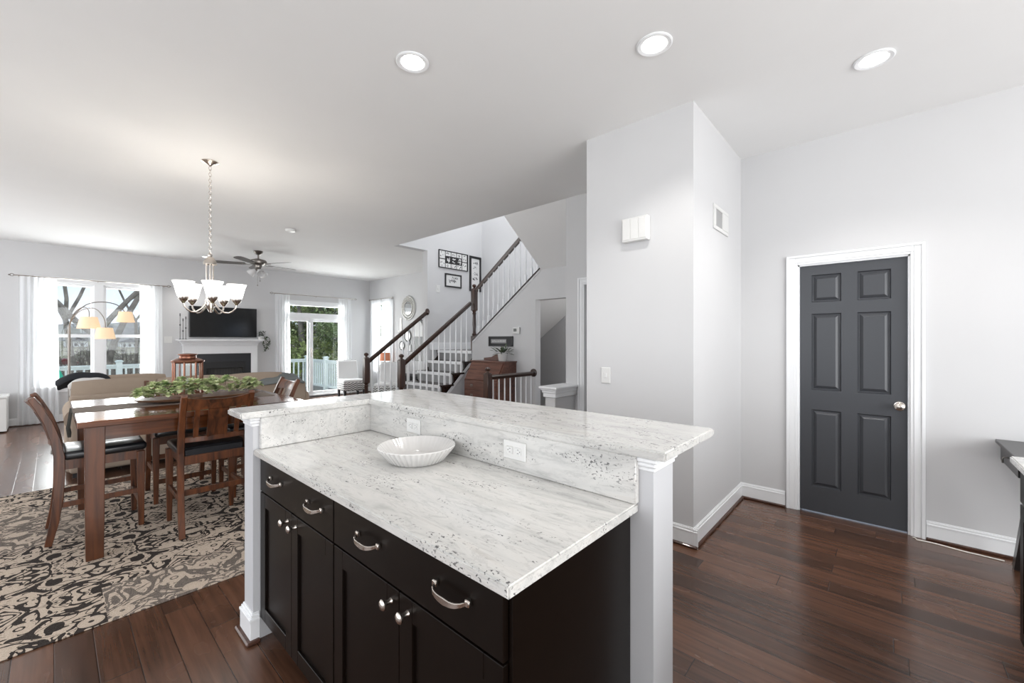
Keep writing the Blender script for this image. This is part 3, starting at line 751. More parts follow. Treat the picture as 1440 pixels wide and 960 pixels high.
def make_chair():
    r = thing('counter_chair', '', 'chair', (0, 0, 0), 'dining chairs')
    W = .205   # half width
    rear = [(-.052, .006), (-.022, .16), (-.004, .32), (.0, .48), (0, .60), (-.018, .72), (-.050, .84), (-.095, .95), (-.128, 1.015)]
    for s in (-1, 1):
        B().sweep([(x, s*W, z) for x, z in rear], .036, [.036, .044, .050, .054, .054, .048, .042, .038, .034], (0, 1, 0), .003).build('leg', 'chair', r)
        b = B(); y = s*W; b.hexa([(.405, y-.015, 0), (.437, y-.015, 0), (.437, y+.015, 0), (.405, y+.015, 0), (.395, y-.024, .565), (.442, y-.024, .565), (.442, y+.024, .565), (.395, y+.024, .565)], .003); b.build('leg', 'chair', r)
    b = B(); b.box((.01, -W+.01, .505), (.42, -W-.012+.03, .568)); b.box((.01, W-.018, .505), (.42, W-.01, .568)); b.box((.425, -W+.02, .505), (.438, W-.02, .568)); b.box((-.018, -W+.018, .510), (.004, W-.018, .572), .003)
    b.build('seat_frame', 'chair', r)
    b = B(); b.box((.0, -W-.008+.03, .566), (.03, W-.022, .618), .006); b.box((.015, -W-.012, .570), (.455, W+.012, .628), .022, 4); b.build('seat_cushion', 'leather', r, True)
    def arc(z0, x0, dep, h, th, name):
        pts = []
        for i in range(11):
            u = -1+2*i/10; pts.append((x0-dep*(1-u*u), u*(W-.012), z0))
        B().sweep(pts, h, th, (0, 0, 1), .002).build(name, 'chair', r)
    def xz(z):
        for (x0, z0), (x1, z1) in zip(rear[:-1], rear[1:]):
            if z0 <= z <= z1: return x0+(x1-x0)*(z-z0)/(z1-z0)
        return rear[-1][0]
    # crest rail: curved, leaning with the posts
    t = bmesh.new(); rows = []
    for z, th in ((.905, .020), (.95, .022), (1.000, .020)):
        row = []
        for i in range(13):
            u = -1+2*i/12; zz = z - (.018*(1-u*u) if z > .98 else (-.006*(1-u*u) if z < .92 else 0)); x = xz(z)-.034*(1-u*u)
            row.append((t.verts.new((x-th/2, u*(W-.012), zz)), t.verts.new((x+th/2, u*(W-.012), zz))))
        rows.append(row)
    for j in range(2):
        for i in range(12):
            t.faces.new([rows[j][i][0], rows[j+1][i][0], rows[j+1][i+1][0], rows[j][i+1][0]]); t.faces.new([rows[j][i][1], rows[j][i+1][1], rows[j+1][i+1][1], rows[j+1][i][1]])
    for j, fl in ((0, 1), (2, 0)):
        for i in range(12): t.faces.new([rows[j][i][0], rows[j][i+1][0], rows[j][i+1][1], rows[j][i][1]])
    bmesh.ops.recalc_face_normals(t, faces=t.faces[:]); b = B()._in(t); b.build('crest_rail', 'chair', r, True)
    arc(.690, xz(.69), .030, .036, .020, 'lower_back_rail')
    def slat(y, w_, name):
        u = y/(W-.012); k = 1-u*u
        B().sweep([(xz(z)-k*(.030+.004*(z-.69)/.2), y, z) for z in (.70, .76, .83, .91)], w_, .012, (0, 1, 0)).build(name, 'chair', r)
    slat(0, .125, 'splat'); slat(-.125, .030, 'slat'); slat(.125, .030, 'slat')
    for s in (-1, 1): B().box((.0, s*W-.010, .250), (.41, s*W+.010, .286), .002).build('stretcher', 'chair', r)
    B().box((-.014, -W+.01, .290), (.008, W-.01, .330), .002).build('stretcher', 'chair', r)
    B().box((.405, -W+.01, .165), (.425, W-.01, .205), .002).build('stretcher', 'chair', r)
    return r
proto = make_chair()
CH = [('dark wood counter chair with black seat at the left end of the dining table', (.032, 4.42, RZ), 0),
      ('dark wood counter chair with its slatted back to the island, nearest the kitchen', (.815, 3.725, RZ), PI/2),
      ('dark wood counter chair on the sofa side of the dining table, back behind the greenery', (.80, 5.07, RZ), -PI/2),
      ('dark wood counter chair at the right end of the dining table, behind the bar top', (1.505, 4.53, RZ), PI)]
for i, (lb, loc, rz) in enumerate(CH):
    o = proto if i == 0 else copy_tree(proto)
    o.location = loc; o.rotation_euler = (0, 0, rz); o['label'] = lb

# runner with a draped, tasselled end
r = thing('table_runner', 'taupe table runner hanging over the left end of the dining table', 'table runner', (.77, 4.37, .9025))
b = B(); b.box((.094, 4.21, .9025), (1.38, 4.53, .9055), .001); b.build('cloth', 'runner', r)
b = B()
for k in range(9):
    y = 4.20+.04*k; 
b.hexa([(.088, 4.21, .9055), (.088, 4.53, .9055), (.0945, 4.53, .9055), (.0945, 4.21, .9055), (.070, 4.25, .78), (.070, 4.50, .78), (.082, 4.50, .78), (.082, 4.25, .78)][4:8]+[(.086, 4.21, .9054), (.086, 4.53, .9054), (.0945, 4.53, .9054), (.0945, 4.21, .9054)])
b.build('hanging_end', 'runner_dark', r)
for k in range(6):
    y = 4.26+.045*k; b = B(); b.tube([(.076, y, .785), (.078, y, .765), (.080, y+.004, .73)], [.006, .012, .009], 8); b.build('tassel', 'runner_dark', r)

# dough bowl tray with greens and the copper lantern behind
r = thing('serving_tray', 'long shallow wooden tray under the greenery on the dining table', 'tray', (.86, 4.36, .9058))
t = bmesh.new(); rings = []; cx, cy, z0 = .86, 4.36, .9058
for a_, b_, z in ((.01, .005, z0), (.28, .10, z0), (.42, .17, z0+.022), (.445, .19, z0+.036), (.430, .175, z0+.038), (.27, .09, z0+.014), (.01, .005, z0+.012)):
    rings.append([t.verts.new((cx+a_*math.copysign(abs(math.cos(k*PI/24))**.85, math.cos(k*PI/24)), cy+b_*math.sin(k*PI/24), z)) for k in range(48)])
for i in range(6):
    for k in range(48): t.faces.new([rings[i][k], rings[i][(k+1) % 48], rings[i+1][(k+1) % 48], rings[i+1][k]])
t.faces.new(rings[0][::-1]); t.faces.new(rings[-1]); bmesh.ops.recalc_face_normals(t, faces=t.faces[:])
B()._in(t).build('bowl', 'tray', r, True)
rnd = random.Random(4); b = B()
for k in range(95):
    q_ = rnd.uniform(-1, 1); px = .86+q_*.41; py = 4.365+rnd.uniform(-.12, .14)*(1-.35*q_*q_); pz = .970+rnd.uniform(0, .125)*(1-.45*q_*q_)
    n = rnd.randint(16, 22); Rr = rnd.uniform(.040, .066)
    for q in range(n):   # rosette of thick leaves opening in all directions
        f = q/n; a = q*2.39996; el = -.45+1.75*(1-f)
        d = Vector((math.cos(a)*math.cos(el), math.sin(a)*math.cos(el), math.sin(el)))
        L = Rr*(.5+.5*f); lf = L*.70
        if pz+d.z*L < .948: d.z = max(d.z, -.02)
        b.leaf((px, py, pz), d, (0, 0, 1), L, lf)
for k in range(80):
    s_ = rnd.choice((-1, 1))*rnd.uniform(.6, 1); px = .86+s_*.39; py = 4.365+rnd.uniform(-.1, .12); a = rnd.uniform(-.9, .9)
    b.leaf((px, py, rnd.uniform(.955, 1.0)), (s_*math.cos(a), math.sin(a), rnd.uniform(-.1, .7)), (0, 0, 1), rnd.uniform(.05, .10), .028)
o = b.build('greenery_garland', 'succulent', None, True); tag(o, 'bushy pale green succulent arrangement filling the wooden tray', 'greenery')

def lantern():
    cx, cy, z0 = .825, 4.72, .9025; R = .108; z1 = 1.215
    r = thing('candle_lantern', 'copper octagonal candle lantern with glass sides standing behind the greenery', 'lantern', (cx, cy, z0))
    P = lambda k, rr, z: (cx+rr*math.cos(PI/8+k*PI/4), cy+rr*math.sin(PI/8+k*PI/4), z)
    B().lathe([(R+.012, z0), (R+.012, z0+.012), (R, z0+.02), (R-.01, z0+.05), (.002, z0+.05)], (cx, cy, 0), 8).build('base', 'copper', r)
    for k in range(8): B().tube([P(k, R, z0+.015), P(k, R, z1)], .0085, 6).build('post', 'copper', r)
    for zz in (z0+.10, z1-.005):
        b = B(); b.tube([P(k, R, zz) for k in range(9)], .007, 6); b.build('band', 'copper', r)
    B().lathe([(R+.014, z1), (R+.016, z1+.012), (R-.02, z1+.030), (R-.045, z1+.036), (R-.045, z1+.045), (R-.052, z1+.058), (R-.035, z1+.066), (R-.037, z1+.072), (.01, z1+.078)], (cx, cy, 0), 24).build('lid', 'copper', r, True)
    for k in range(8):
        b = B(); b.hexa([P(k, R-.003, z0+.02), P(k+1, R-.003, z0+.02), P(k+1, R-.001, z0+.02), P(k, R-.001, z0+.02), P(k, R-.003, z1), P(k+1, R-.003, z1), P(k+1, R-.001, z1), P(k, R-.001, z1)]); b.build('pane', 'glass', r)
    c = B().lathe([(.036, z0+.051), (.036, z0+.16), (.030, z0+.163), (.001, z0+.16)], (cx, cy, 0), 20)
    o = c.build('pillar_candle', 'paper', None, True); tag(o, 'white pillar candle inside the copper lantern', 'candle')
lantern()

# ------------------------------------------------------------------ chandelier
def chandelier():
    cx, cy = .967, 4.595; r = thing('chandelier', 'brushed nickel five-arm chandelier with lit white glass shades over the dining table', 'chandelier', (cx, cy, H))
    B().lathe([(.066, H-.001), (.066, H-.008), (.050, H-.016), (.018, H-.030), (.008, H-.045), (.001, H-.046)], (cx, cy, 0), 28).build('ceiling_canopy', 'nickel', r, True)
    b = B(); z = H-.048; k = 0
    while z > 2.20:
        t = bmesh.new()
        b.torus((cx, cy, z-.016), .0105, .0022, 'x' if k % 2 else 'y', 12, 5, (1, 1, 1.7)); z -= .028; k += 1
    b.build('chain', 'nickel', r, True)
    B().lathe([(.006, 2.205), (.018, 2.190), (.014, 2.175), (.030, 2.165), (.046, 2.135), (.052, 2.112), (.052, 2.104), (.010, 2.100)][::-1], (cx, cy, 0), 28).build('upper_cap', 'nickel', r, True)
    for k in range(3):
        a = .4+k*2*PI/3; B().tube([(cx+.030*math.cos(a), cy+.030*math.sin(a), 2.105), (cx+.026*math.cos(a), cy+.026*math.sin(a), 1.80)], .0065, 8).build('rod', 'nickel', r, True)
    B().lathe([(.001, 1.665), (.012, 1.672), (.016, 1.69), (.030, 1.71), (.040, 1.74), (.038, 1.775), (.026, 1.80), (.010, 1.81)], (cx, cy, 0), 28).build('hub', 'nickel', r, True)
    th = math.radians(42.1); fw = Vector((math.cos(th), math.sin(th))); rt = Vector((math.sin(th), -math.cos(th)))
    for k in range(5):
        a = math.radians(23+72*k); d = rt*math.cos(a)+fw*math.sin(a); R = .205
        P = lambda q, z: (cx+d.x*q, cy+d.y*q, z)
        arm = B().tube([P(.03, 1.75), P(.07, 1.695), P(.11, 1.665), P(.145, 1.663), P(.175, 1.680), P(.198, 1.710), P(R, 1.745)], [.009, .008, .007, .007, .007, .007, .007], 8).build('arm', 'nickel', r, True)
        c = (cx+d.x*R, cy+d.y*R, 0)
        B().lathe([(.006, 1.735), (.014, 1.742), (.020, 1.752), (.036, 1.772), (.040, 1.790), (.040, 1.796), (.01, 1.797)], c, 24).build('shade_holder', 'nickel', arm, True)
        B().lathe([(.036, 1.797), (.044, 1.800), (.052, 1.83), (.060, 1.865), (.069, 1.90), (.081, 1.928), (.077, 1.928), (.065, 1.895), (.055, 1.86), (.046, 1.82), (.034, 1.803)], c, 32).build('glass_shade', 'shade_lit', arm, True)
        l = bpy.data.lights.new('chandelier_bulb', 'POINT'); l.energy = 3.5; l.shadow_soft_size = .03; l.color = (1, .93, .84)
        o = bpy.data.objects.new('chandelier_bulb', l); C.objects.link(o); o.location = (d.x*R, d.y*R, 1.90-H); o.parent = r
chandelier()

# ------------------------------------------------------------------ ceiling fan
def fan():
    cx, cy = 2.53, 8.55; r = thing('ceiling_fan', 'five-blade pewter ceiling fan with glass light kit in the living room', 'ceiling fan', (cx, cy, H))
    B().lathe([(.075, H-.001), (.078, H-.012), (.060, H-.045), (.035, H-.065), (.016, H-.075)], (cx, cy, 0), 28).build('ceiling_canopy', 'darkmetal', r, True)
    B().tube([(cx, cy, H-.07), (cx, cy, 2.90)], .013, 12).build('downrod', 'darkmetal', r, True)
    B().lathe([(.02, 2.905), (.06, 2.90), (.125, 2.875), (.140, 2.85), (.135, 2.815), (.09, 2.79), (.06, 2.78), (.055, 2.74), (.02, 2.735)], (cx, cy, 0), 32).build('motor_housing', 'darkmetal', r, True)
    th = math.radians(42.1); fw = Vector((math.cos(th), math.sin(th))); rt = Vector((math.sin(th), -math.cos(th)))
    M['blade'] = wood('fan_blade_wood', (.10, .09, .085), (.17, .16, .15), 'x', .4)
    for k in range(5):
        a = math.radians(130+72*k); d = rt*math.cos(a)+fw*math.sin(a); n = Vector((-d.y, d.x))
        def P(q, s, z): return (cx+d.x*q+n.x*s, cy+d.y*q+n.y*s, z)
        tl = .012
        bl = B(); t = bmesh.new(); out = [(.20, -.05), (.24, -.058), (.60, -.068), (.66, -.060), (.695, -.035), (.70, 0), (.695, .035), (.66, .060), (.60, .068), (.24, .058), (.20, .05)]
        lo = [t.verts.new(P(q, s, 2.803+s*.18)) for q, s in out]; hi = [t.verts.new(P(q, s, 2.809+s*.18)) for q, s in out]
        t.faces.new(lo); t.faces.new(hi)
        for i in range(len(out)): t.faces.new([lo[i], lo[(i+1) % len(out)], hi[(i+1) % len(out)], hi[i]])
        bmesh.ops.recalc_face_normals(t, faces=t.faces[:]); bd = bl._in(t).build('blade', 'blade', r)
        B().sweep([P(.10, 0, 2.795), P(.15, 0, 2.79), P(.19, 0, 2.797), P(.26, 0, 2.799)], [.022, .022, .06, .05], .006, (n.x, n.y, 0)).build('blade_iron', 'darkmetal', bd)
    B().lathe([(.03, 2.738), (.045, 2.73), (.05, 2.70), (.035, 2.68), (.001, 2.675)], (cx, cy, 0), 24).build('light_fitter', 'darkmetal', r, True)
    for k in range(3):
        a = math.radians(200+120*k); d = rt*math.cos(a)+fw*math.sin(a)
        ax = Vector((d.x*.75, d.y*.75, -.66)); u = Vector((-d.y, d.x, 0)); v = ax.normalized().cross(u)
        t = bmesh.new(); rings = []; base = Vector((cx, cy, 2.70))+Vector((d.x, d.y, 0))*.045
        for rr, q in ((.02, 0), (.035, .02), (.055, .06), (.068, .10), (.072, .125), (.067, .125), (.050, .06), (.03, .025), (.015, .01)):
            rings.append([t.verts.new(base+ax.normalized()*q+(u*math.cos(j*PI/10)+v*math.sin(j*PI/10))*rr) for j in range(20)])
        for i in range(8):
            for j in range(20): t.faces.new([rings[i][j], rings[i][(j+1) % 20], rings[i+1][(j+1) % 20], rings[i+1][j]])
        bmesh.ops.recalc_face_normals(t, faces=t.faces[:]); B()._in(t).build('glass_shade', 'frosted', r, True)
    for s, L in ((.02, .20), (-.01, .28)):
        b = B(); b.tube([(cx+s, cy-s, 2.68), (cx+s, cy-s, 2.70-L)], .0025, 5); b.ball((cx+s, cy-s, 2.70-L), .010, 1, (1, 1, 1.6)); b.build('pull_chain', 'darkmetal', r, True)
fan()

# ------------------------------------------------------------------ staircase: first flight along +x, landing, second flight along -y
SX0, RUN, RISE = 3.42, .23, 1.235/7
M['tread'] = wood('tread_wood', (.016, .009, .007), (.04, .022, .016), 'y', .25)
M['riser'] = paint('riser_paint', (.30, .30, .30), .5)
st = thing('staircase', 'straight lower stair flight with dark treads and grey risers rising to the landing', 'stairs', (3.42, 5.7, 0))
for k in range(7):
    x = SX0+RUN*k; z = RISE*(k+1)
    B().box((x, 5.225, z-RISE), (x+.018, 6.175, z-.03)).build('riser', 'riser', st)
    B().box((x-.034, 5.235, z-.050), (x-.0285, 6.165, z-.001), .002).build('nosing_strip', 'trim', st)
    if k < 6: B().box((x-.028, 5.185, z-.030), (x+RUN+.005, 6.195, z), .006).build('tread', 'tread', st)
for yy, nm in ((5.2, 'stringer'), (6.165, 'stringer')):
    pts = [(SX0+.02, 0)]
    for k in range(6):
        x = SX0+RUN*k; z = RISE*(k+1); pts += [(x+.005, z-.032), (x+RUN+.005, z-.032)]
    pts += [(SX0+RUN*6+.005, RISE*7-.034), (SX0+RUN*6+.10, RISE*7-.034), (SX0+RUN*6+.10, RISE*7-.07), (SX0+RUN*6-.02, RISE*7-.115), (SX0+.16, 0)]
    B().prism(pts, 'y', yy, yy+.022).build(nm, 'tread', st)
b = B().prism([(SX0+.165, 0), (SX0+.25, 0), (SX0+RUN*6-.02, RISE*7-.185), (SX0+RUN*6+.02, RISE*7-.125), (SX0+RUN*6-.02, RISE*7-.120)], 'y', 5.195, 5.22)
b.build('skirt_trim', 'trim', st)
b = B().prism([(SX0+.165, 0), (4.80, 0), (4.80, 1.06)], 'y', 5.205, 5.28); struct(b, 'wall_under_flight', 'wall')
ld = thing('stair_landing', 'square dark wood stair landing between the two flights', 'landing', (5.35, 5.7, 0))
B().box((4.772, 5.19, 1.205), (5.94, 6.2, 1.235), .004).build('floor_boards', 'tread', ld)
B().box((4.822, 5.285, 1.03), (5.93, 6.195, 1.204)).build('platform', 'wall', ld)
struct(B().box((4.62, 6.185, 1.236), (5.94, 6.2, 1.37), .003), 'baseboard_landing', 'trim')
# second flight: sloped slab with closed stringer board, dark cap and thin trim under it
zs = lambda y: 1.40+sl*(5.2-y)
b = B().prism([(5.2, zs(5.2)-.34), (5.2, zs(5.2)-.06), (3.0, zs(3.0)-.06), (3.0, zs(3.0)-.34)], 'x', 4.875, 5.935); struct(b, 'ceiling_under_flight', 'ceiling')
struct(B().prism([(5.19, zs(5.19)+.001), (5.19, zs(5.19)+.019), (3.74, zs(3.74)+.019), (3.74, zs(3.74)+.001)], 'x', 4.738, 4.885), 'trim_stringer_cap', 'tread')
struct(B().prism([(5.19, zs(5.19)-.038), (5.19, zs(5.19)-.026), (3.74, zs(3.74)-.026), (3.74, zs(3.74)-.038)], 'x', 4.742, 4.7495), 'trim_stringer_bead', 'trim')

def newel(parent, x, y, zb, zt, w_=.088):
    """square base, turned shaft, square block, ball cap"""
    h = w_/2; tot = zt-zb; z1 = zb+.22*tot; z2 = zb+.60*tot; z3 = zt-.085
    b = B(); b.box((x-h, y-h, zb), (x+h, y+h, z1), .004)
    b.lathe([(h*.95, z1), (h*.75, z1+.012), (h*.95, z1+.03), (h*.62, z1+.05), (h*.55, z1+.10), (h*.72, (z1+z2)/2-.02), (h*.60, z2-.07), (h*.78, z2-.045), (h*.58, z2-.028), (h*.92, z2)], (x, y, 0), 20)
    b.box((x-h, y-h, z2), (x+h, y+h, z3), .008); b.prism([(x-h*.7, y-h*.7), (x+h*.7, y-h*.7), (x+h*.7, y+h*.7), (x-h*.7, y+h*.7)], 'z', z3, z3+.010)
    n = b.build('newel_post', 'newel', parent, True)
    c = B(); c.lathe([(h*.6, z3+.008), (h*.42, z3+.020), (h*.40, z3+.030), (h*.72, z3+.040), (h*.85, z3+.055), (h*.74, z3+.070), (h*.3, z3+.083), (.001, zt)], (x, y, 0), 20); c.build('cap', 'newel', n, True)
def baluster(parent, x, y, z0, z1):
    b = B(); h = z1-z0; b.box((x-.015, y-.015, z0), (x+.015, y+.015, z0+.12+.04), .001)
    b.lathe([(.014, z0+.16), (.010, z0+.17), (.0155, z0+.185), (.010, z0+.205), (.0135, z0+.27), (.0155, z0+.33), (.011, z0+.45), (.0095, z1-.10), (.009, z1)], (x, y, 0), 10)
    b.build('baluster', 'trim', parent, True)
def handrail(parent, p, q):
    p, q = Vector(p), Vector(q); d = (q-p).normalized(); side = d.cross(Vector((0, 0, 1))).normalized(); up = side.cross(d)
    t = bmesh.new(); sec = [(-.022, -.028), (.022, -.028), (.026, -.010), (.032, .008), (.026, .024), (.010, .031), (-.010, .031), (-.026, .024), (-.032, .008), (-.026, -.010)]
    r0 = [t.verts.new(p+side*a+up*c) for a, c in sec]; r1 = [t.verts.new(q+side*a+up*c) for a, c in sec]
    t.faces.new(r0); t.faces.new(r1)
    for i in range(len(sec)): t.faces.new([r0[i], r0[(i+1) % len(sec)], r1[(i+1) % len(sec)], r1[i]])
    bmesh.ops.recalc_face_normals(t, faces=t.faces[:]); return B()._in(t).build('handrail', 'rail', parent, True)
RS = .74
def flight_rail(label, y, x_end, rosette):
    r = thing('stair_railing', label, 'railing', (3.40, y, 0), 'stair railings')
    zr = lambda x: 1.10+RS*(x-3.45)
    newel(r, 3.375, y, 0.0, 1.215)
    handrail(r, (3.415, y, zr(3.415)), (x_end, y, zr(x_end)))
    if rosette: B().lathe([(.062, 0), (.060, -.012), (.045, -.020), (.001, -.022)], (4.5695, y+.02 if False else y, zr(4.57)-.0), 24, 'x').build('rosette', 'rail', r, True)
    k = 0
    while True:
        x = SX0+.055+.115*k
        if x > x_end-.03: break
        step = int((x-SX0)/RUN); zb = RISE*(step+1) if step < 6 else 1.235
        baluster(r, x, y, zb+.001, zr(x)-.027); k += 1
    return r
ra = flight_rail('dark wood and white spindle railing on the living room side of the lower flight', 6.2, 4.555, True)
rb = flight_rail('dark wood and white spindle railing on the kitchen side of the lower flight', 5.2, 4.715, False)
rc = thing('stair_railing', 'dark wood and white spindle railing climbing beside the upper flight', 'railing', (4.8, 5.2, 1.2), 'stair railings')
newel(rc, 4.80, 5.20, 1.236, 2.365)
zc = lambda y: 2.225+.715*(5.2-y)
handrail(rc, (4.80, 5.15, zc(5.15)), (4.80, 3.74, zc(3.74)))
for k in range(12):
    y = 5.09-.115*k; baluster(rc, 4.80, y, zs(y)+.019, zc(y)-.03)
rd = thing('stair_railing', 'short level railing with dark newel guarding the basement stair, in front of the slant desk', 'railing', (4.2, 3.84, 0))
newel(rd, 3.80, 3.86, 0, 1.065); handrail(rd, (3.84, 3.86, .925), (4.735, 3.86, .925))
B().lathe([(.060, 0), (.058, -.012), (.045, -.020), (.001, -.022)], (4.7495, 3.86, .935), 24, 'x').build('rosette', 'rail', rd, True)
for k in range(8): baluster(rd, 3.90+.112*k, 3.86, .001, .90)

# ------------------------------------------------------------------ pictures on the stair wall
M['frame'] = mat('black_frame', (.012, .012, .013), .35); M['photo'] = mat('photo_print', (.70, .70, .69), .5)
M['mark'] = mat('print_ink', (.05, .05, .055), .6); M['greyink'] = mat('grey_ink', (.30, .30, .30), .6)
def frame(name, label, x0, x1, z0, z1, Y, fw, mt='photo', grp='framed pictures'):
    r = thing(name, label, 'picture frame', ((x0+x1)/2, Y, (z0+z1)/2), grp)
    b = B(); b.box((x0, Y-.022, z0), (x1, Y-.0005, z0+fw), .003); b.box((x0, Y-.022, z1-fw), (x1, Y-.0005, z1), .003); b.box((x0, Y-.022, z0+fw), (x0+fw, Y-.0005, z1-fw), .003); b.box((x1-fw, Y-.022, z0+fw), (x1, Y-.0005, z1-fw), .003)
    b.build('frame', 'frame', r); return r
rnd = random.Random(8)
def ink(r, x0, x1, z0, z1, Y, n, m='mark', s=.02):
    b = B()
    for k in range(n):
        x = rnd.uniform(x0, x1); z = rnd.uniform(z0, z1); w_ = rnd.uniform(.3, 1)*s; h_ = rnd.uniform(.3, 1)*s
        b.ball((x, Y, z), 1, 1, (w_, .0006, h_))
    b.build('print', m, r)
r = frame('collage_frame', 'large black multi-photo frame on the stair wall, topmost of the three', 4.815, 5.54, 2.775, 3.11, 6.2, .014)
B().box((4.825, 6.190, 2.785), (5.53, 6.198, 3.10)).build('backing', 'frame', r)
xs = [4.833, 4.975, 5.113, 5.251, 5.389, 5.522]
for i in range(5):
    a, c = xs[i]+.004, xs[i+1]-.012
    cells = [(2.953, 3.093), (2.79, 2.935)] if i in (0, 4) else [(3.012, 3.093), (2.79, 2.868)]
    for z0, z1 in cells:
        p = B().box((a, 6.186, z0), (c, 6.1905, z1), .001).build('photo', 'photo', r)
        ink(p, a+.02, c-.02, z0+.015, z1-.02, 6.1857, 5, 'mark', .016)
for i in (1, 2, 3):
    a, c = xs[i]+.014, xs[i+1]-.020; b = B()
    for k in range(9): b.ball((rnd.uniform(a+.01, c-.01), 6.1885, rnd.uniform(2.895, 2.985)), 1, 1, (rnd.uniform(.006, .022), .0015, rnd.uniform(.006, .018)))
    b.build('centre_photo', 'photo', r)
r = frame('picture_frame', 'small landscape black frame with script print, lower left of the three on the stair wall', 4.965, 5.372, 2.425, 2.682, 6.2, .026)
p = B().box((4.985, 6.190, 2.445), (5.35, 6.197, 2.665)).build('print_sheet', 'photo', r)
ink(p, 5.13, 5.28, 2.59, 2.625, 6.1897, 16, 'mark', .014); ink(p, 5.06, 5.26, 2.515, 2.565, 6.1897, 26, 'mark', .016)
r = frame('picture_frame', 'tall narrow black frame with stacked grey prints beside the collage frame', 5.585, 5.90, 2.40, 3.105, 6.2, .045)
p = B().box((5.62, 6.190, 2.43), (5.87, 6.197, 3.07)).build('print_sheet', 'photo', r)
for zz, m_ in ((2.97, 'mark'), (2.88, 'greyink'), (2.76, 'greyink'), (2.65, 'mark')): ink(p, 5.68, 5.81, zz-.025, zz+.025, 6.1897, 16, m_, .016)
r = thing('picture_frame', 'wide black frame with small grey lettering above the slant desk', 'picture frame', (4.75, 4.525, 1.395), 'framed pictures')
b = B(); y0, y1, z0, z1 = 4.262, 4.79, 1.315, 1.475
b.box((4.728, y0, z0), (4.7495, y1, z0+.022), .003); b.box((4.728, y0, z1-.022), (4.7495, y1, z1), .003); b.box((4.728, y0, z0), (4.7495, y0+.024, z1), .003); b.box((4.728, y1-.024, z0), (4.7495, y1, z1), .003); b.build('frame', 'frame', r)
B().box((4.738, y0+.02, z0+.02), (4.746, y1-.02, z1-.02)).build('backing', 'blackmatte', r)
B().box((4.7365, 4.40, 1.365), (4.7395, 4.735, 1.430), .001).build('print_sheet', 'greyink', r)
b = B()
for k in range(14): b.box((4.7352, 4.42+.0215*k, 1.39), (4.7368, 4.432+.0215*k, 1.39+rnd.uniform(.012, .024)))
b.build('lettering', 'photo', r)

# ------------------------------------------------------------------ slant-front desk with plant
r = thing('slant_front_desk', 'reddish wood slant-front secretary desk against the grey stair wall', 'desk', (4.54, 4.56, 0))
y0, y1 = 4.195, 4.925
b = B(); b.prism([(4.335, .08), (4.335, .80), (4.49, 1.075), (4.74, 1.075), (4.74, .08)], 'y', y0, y1, .002); b.build('body', 'desk', r)
B().box((4.475, y0-.015, 1.075), (4.745, y1+.015, 1.095), .004).build('top', 'desk', r)
t = B(); t.hexa([(4.327, y0+.025, .815), (4.327, y1-.025, .815), (4.337, y1-.025, .80), (4.337, y0+.025, .80), (4.474, y0+.025, 1.070), (4.474, y1-.025, 1.070), (4.484, y1-.025, 1.062), (4.484, y0+.025, 1.062)]); fl = t.build('slant_lid', 'desk', r)
for z0, z1 in ((.66, .785), (.50, .645), (.32, .485), (.11, .305)):
    d = B().box((4.323, y0+.03, z0), (4.336, y1-.03, z1), .003).build('drawer', 'desk', r)
    for yy in (y0+.18, y1-.18):
        k = B(); k.torus((4.316, yy, (z0+z1)/2-.008), .020, .003, 'x', 14, 5, (1, 1.2, .7)); k.box((4.318, yy-.028, (z0+z1)/2-.004), (4.3235, yy+.028, (z0+z1)/2+.016), .002); k.build('drawer_pull', 'darkmetal', d)
b = B().prism([(y0+.25, 1.095), (y1-.06, 1.095), (y1-.06, 1.13), (y0+.50, 1.145), (y0+.40, 1.19), (y0+.33, 1.205), (y0+.27, 1.185), (y0+.25, 1.14)], 'x', 4.70, 4.715, .002); b.build('gallery_board', 'desk', r)
for yy in (y0+.03, y1-.03):
    for xx in (4.36, 4.71): B().lathe([(.018, 0), (.030, .03), (.022, .06), (.028, .08)], (xx, yy, 0), 14).build('foot', 'desk', r, True)
r = thing('potted_plant', 'dark leafy plant in a white pot on top of the slant-front desk', 'plant', (4.58, 4.33, 1.096))
B().lathe([(.058, 1.096), (.062, 1.10), (.078, 1.205), (.078, 1.215), (.070, 1.213), (.066, 1.195), (.001, 1.19)], (4.58, 4.33, 0), 28).build('pot', 'ceramic', r, True)
b = B(); rnd = random.Random(11)
for k in range(64):
    a = rnd.uniform(0, 2*PI); el = rnd.uniform(-.1, .95); d = Vector((math.cos(a)*math.cos(el), math.sin(a)*math.cos(el)*1.5, math.sin(el)))
    q = Vector((4.58, 4.33, 1.205))+d*rnd.uniform(.02, .11); q.x = min(q.x, 4.66); d.x = min(d.x, .2); b.leaf(q, d, (0, 0, 1), rnd.uniform(.06, .10), .035)
b.build('foliage', 'ivy', r, True)

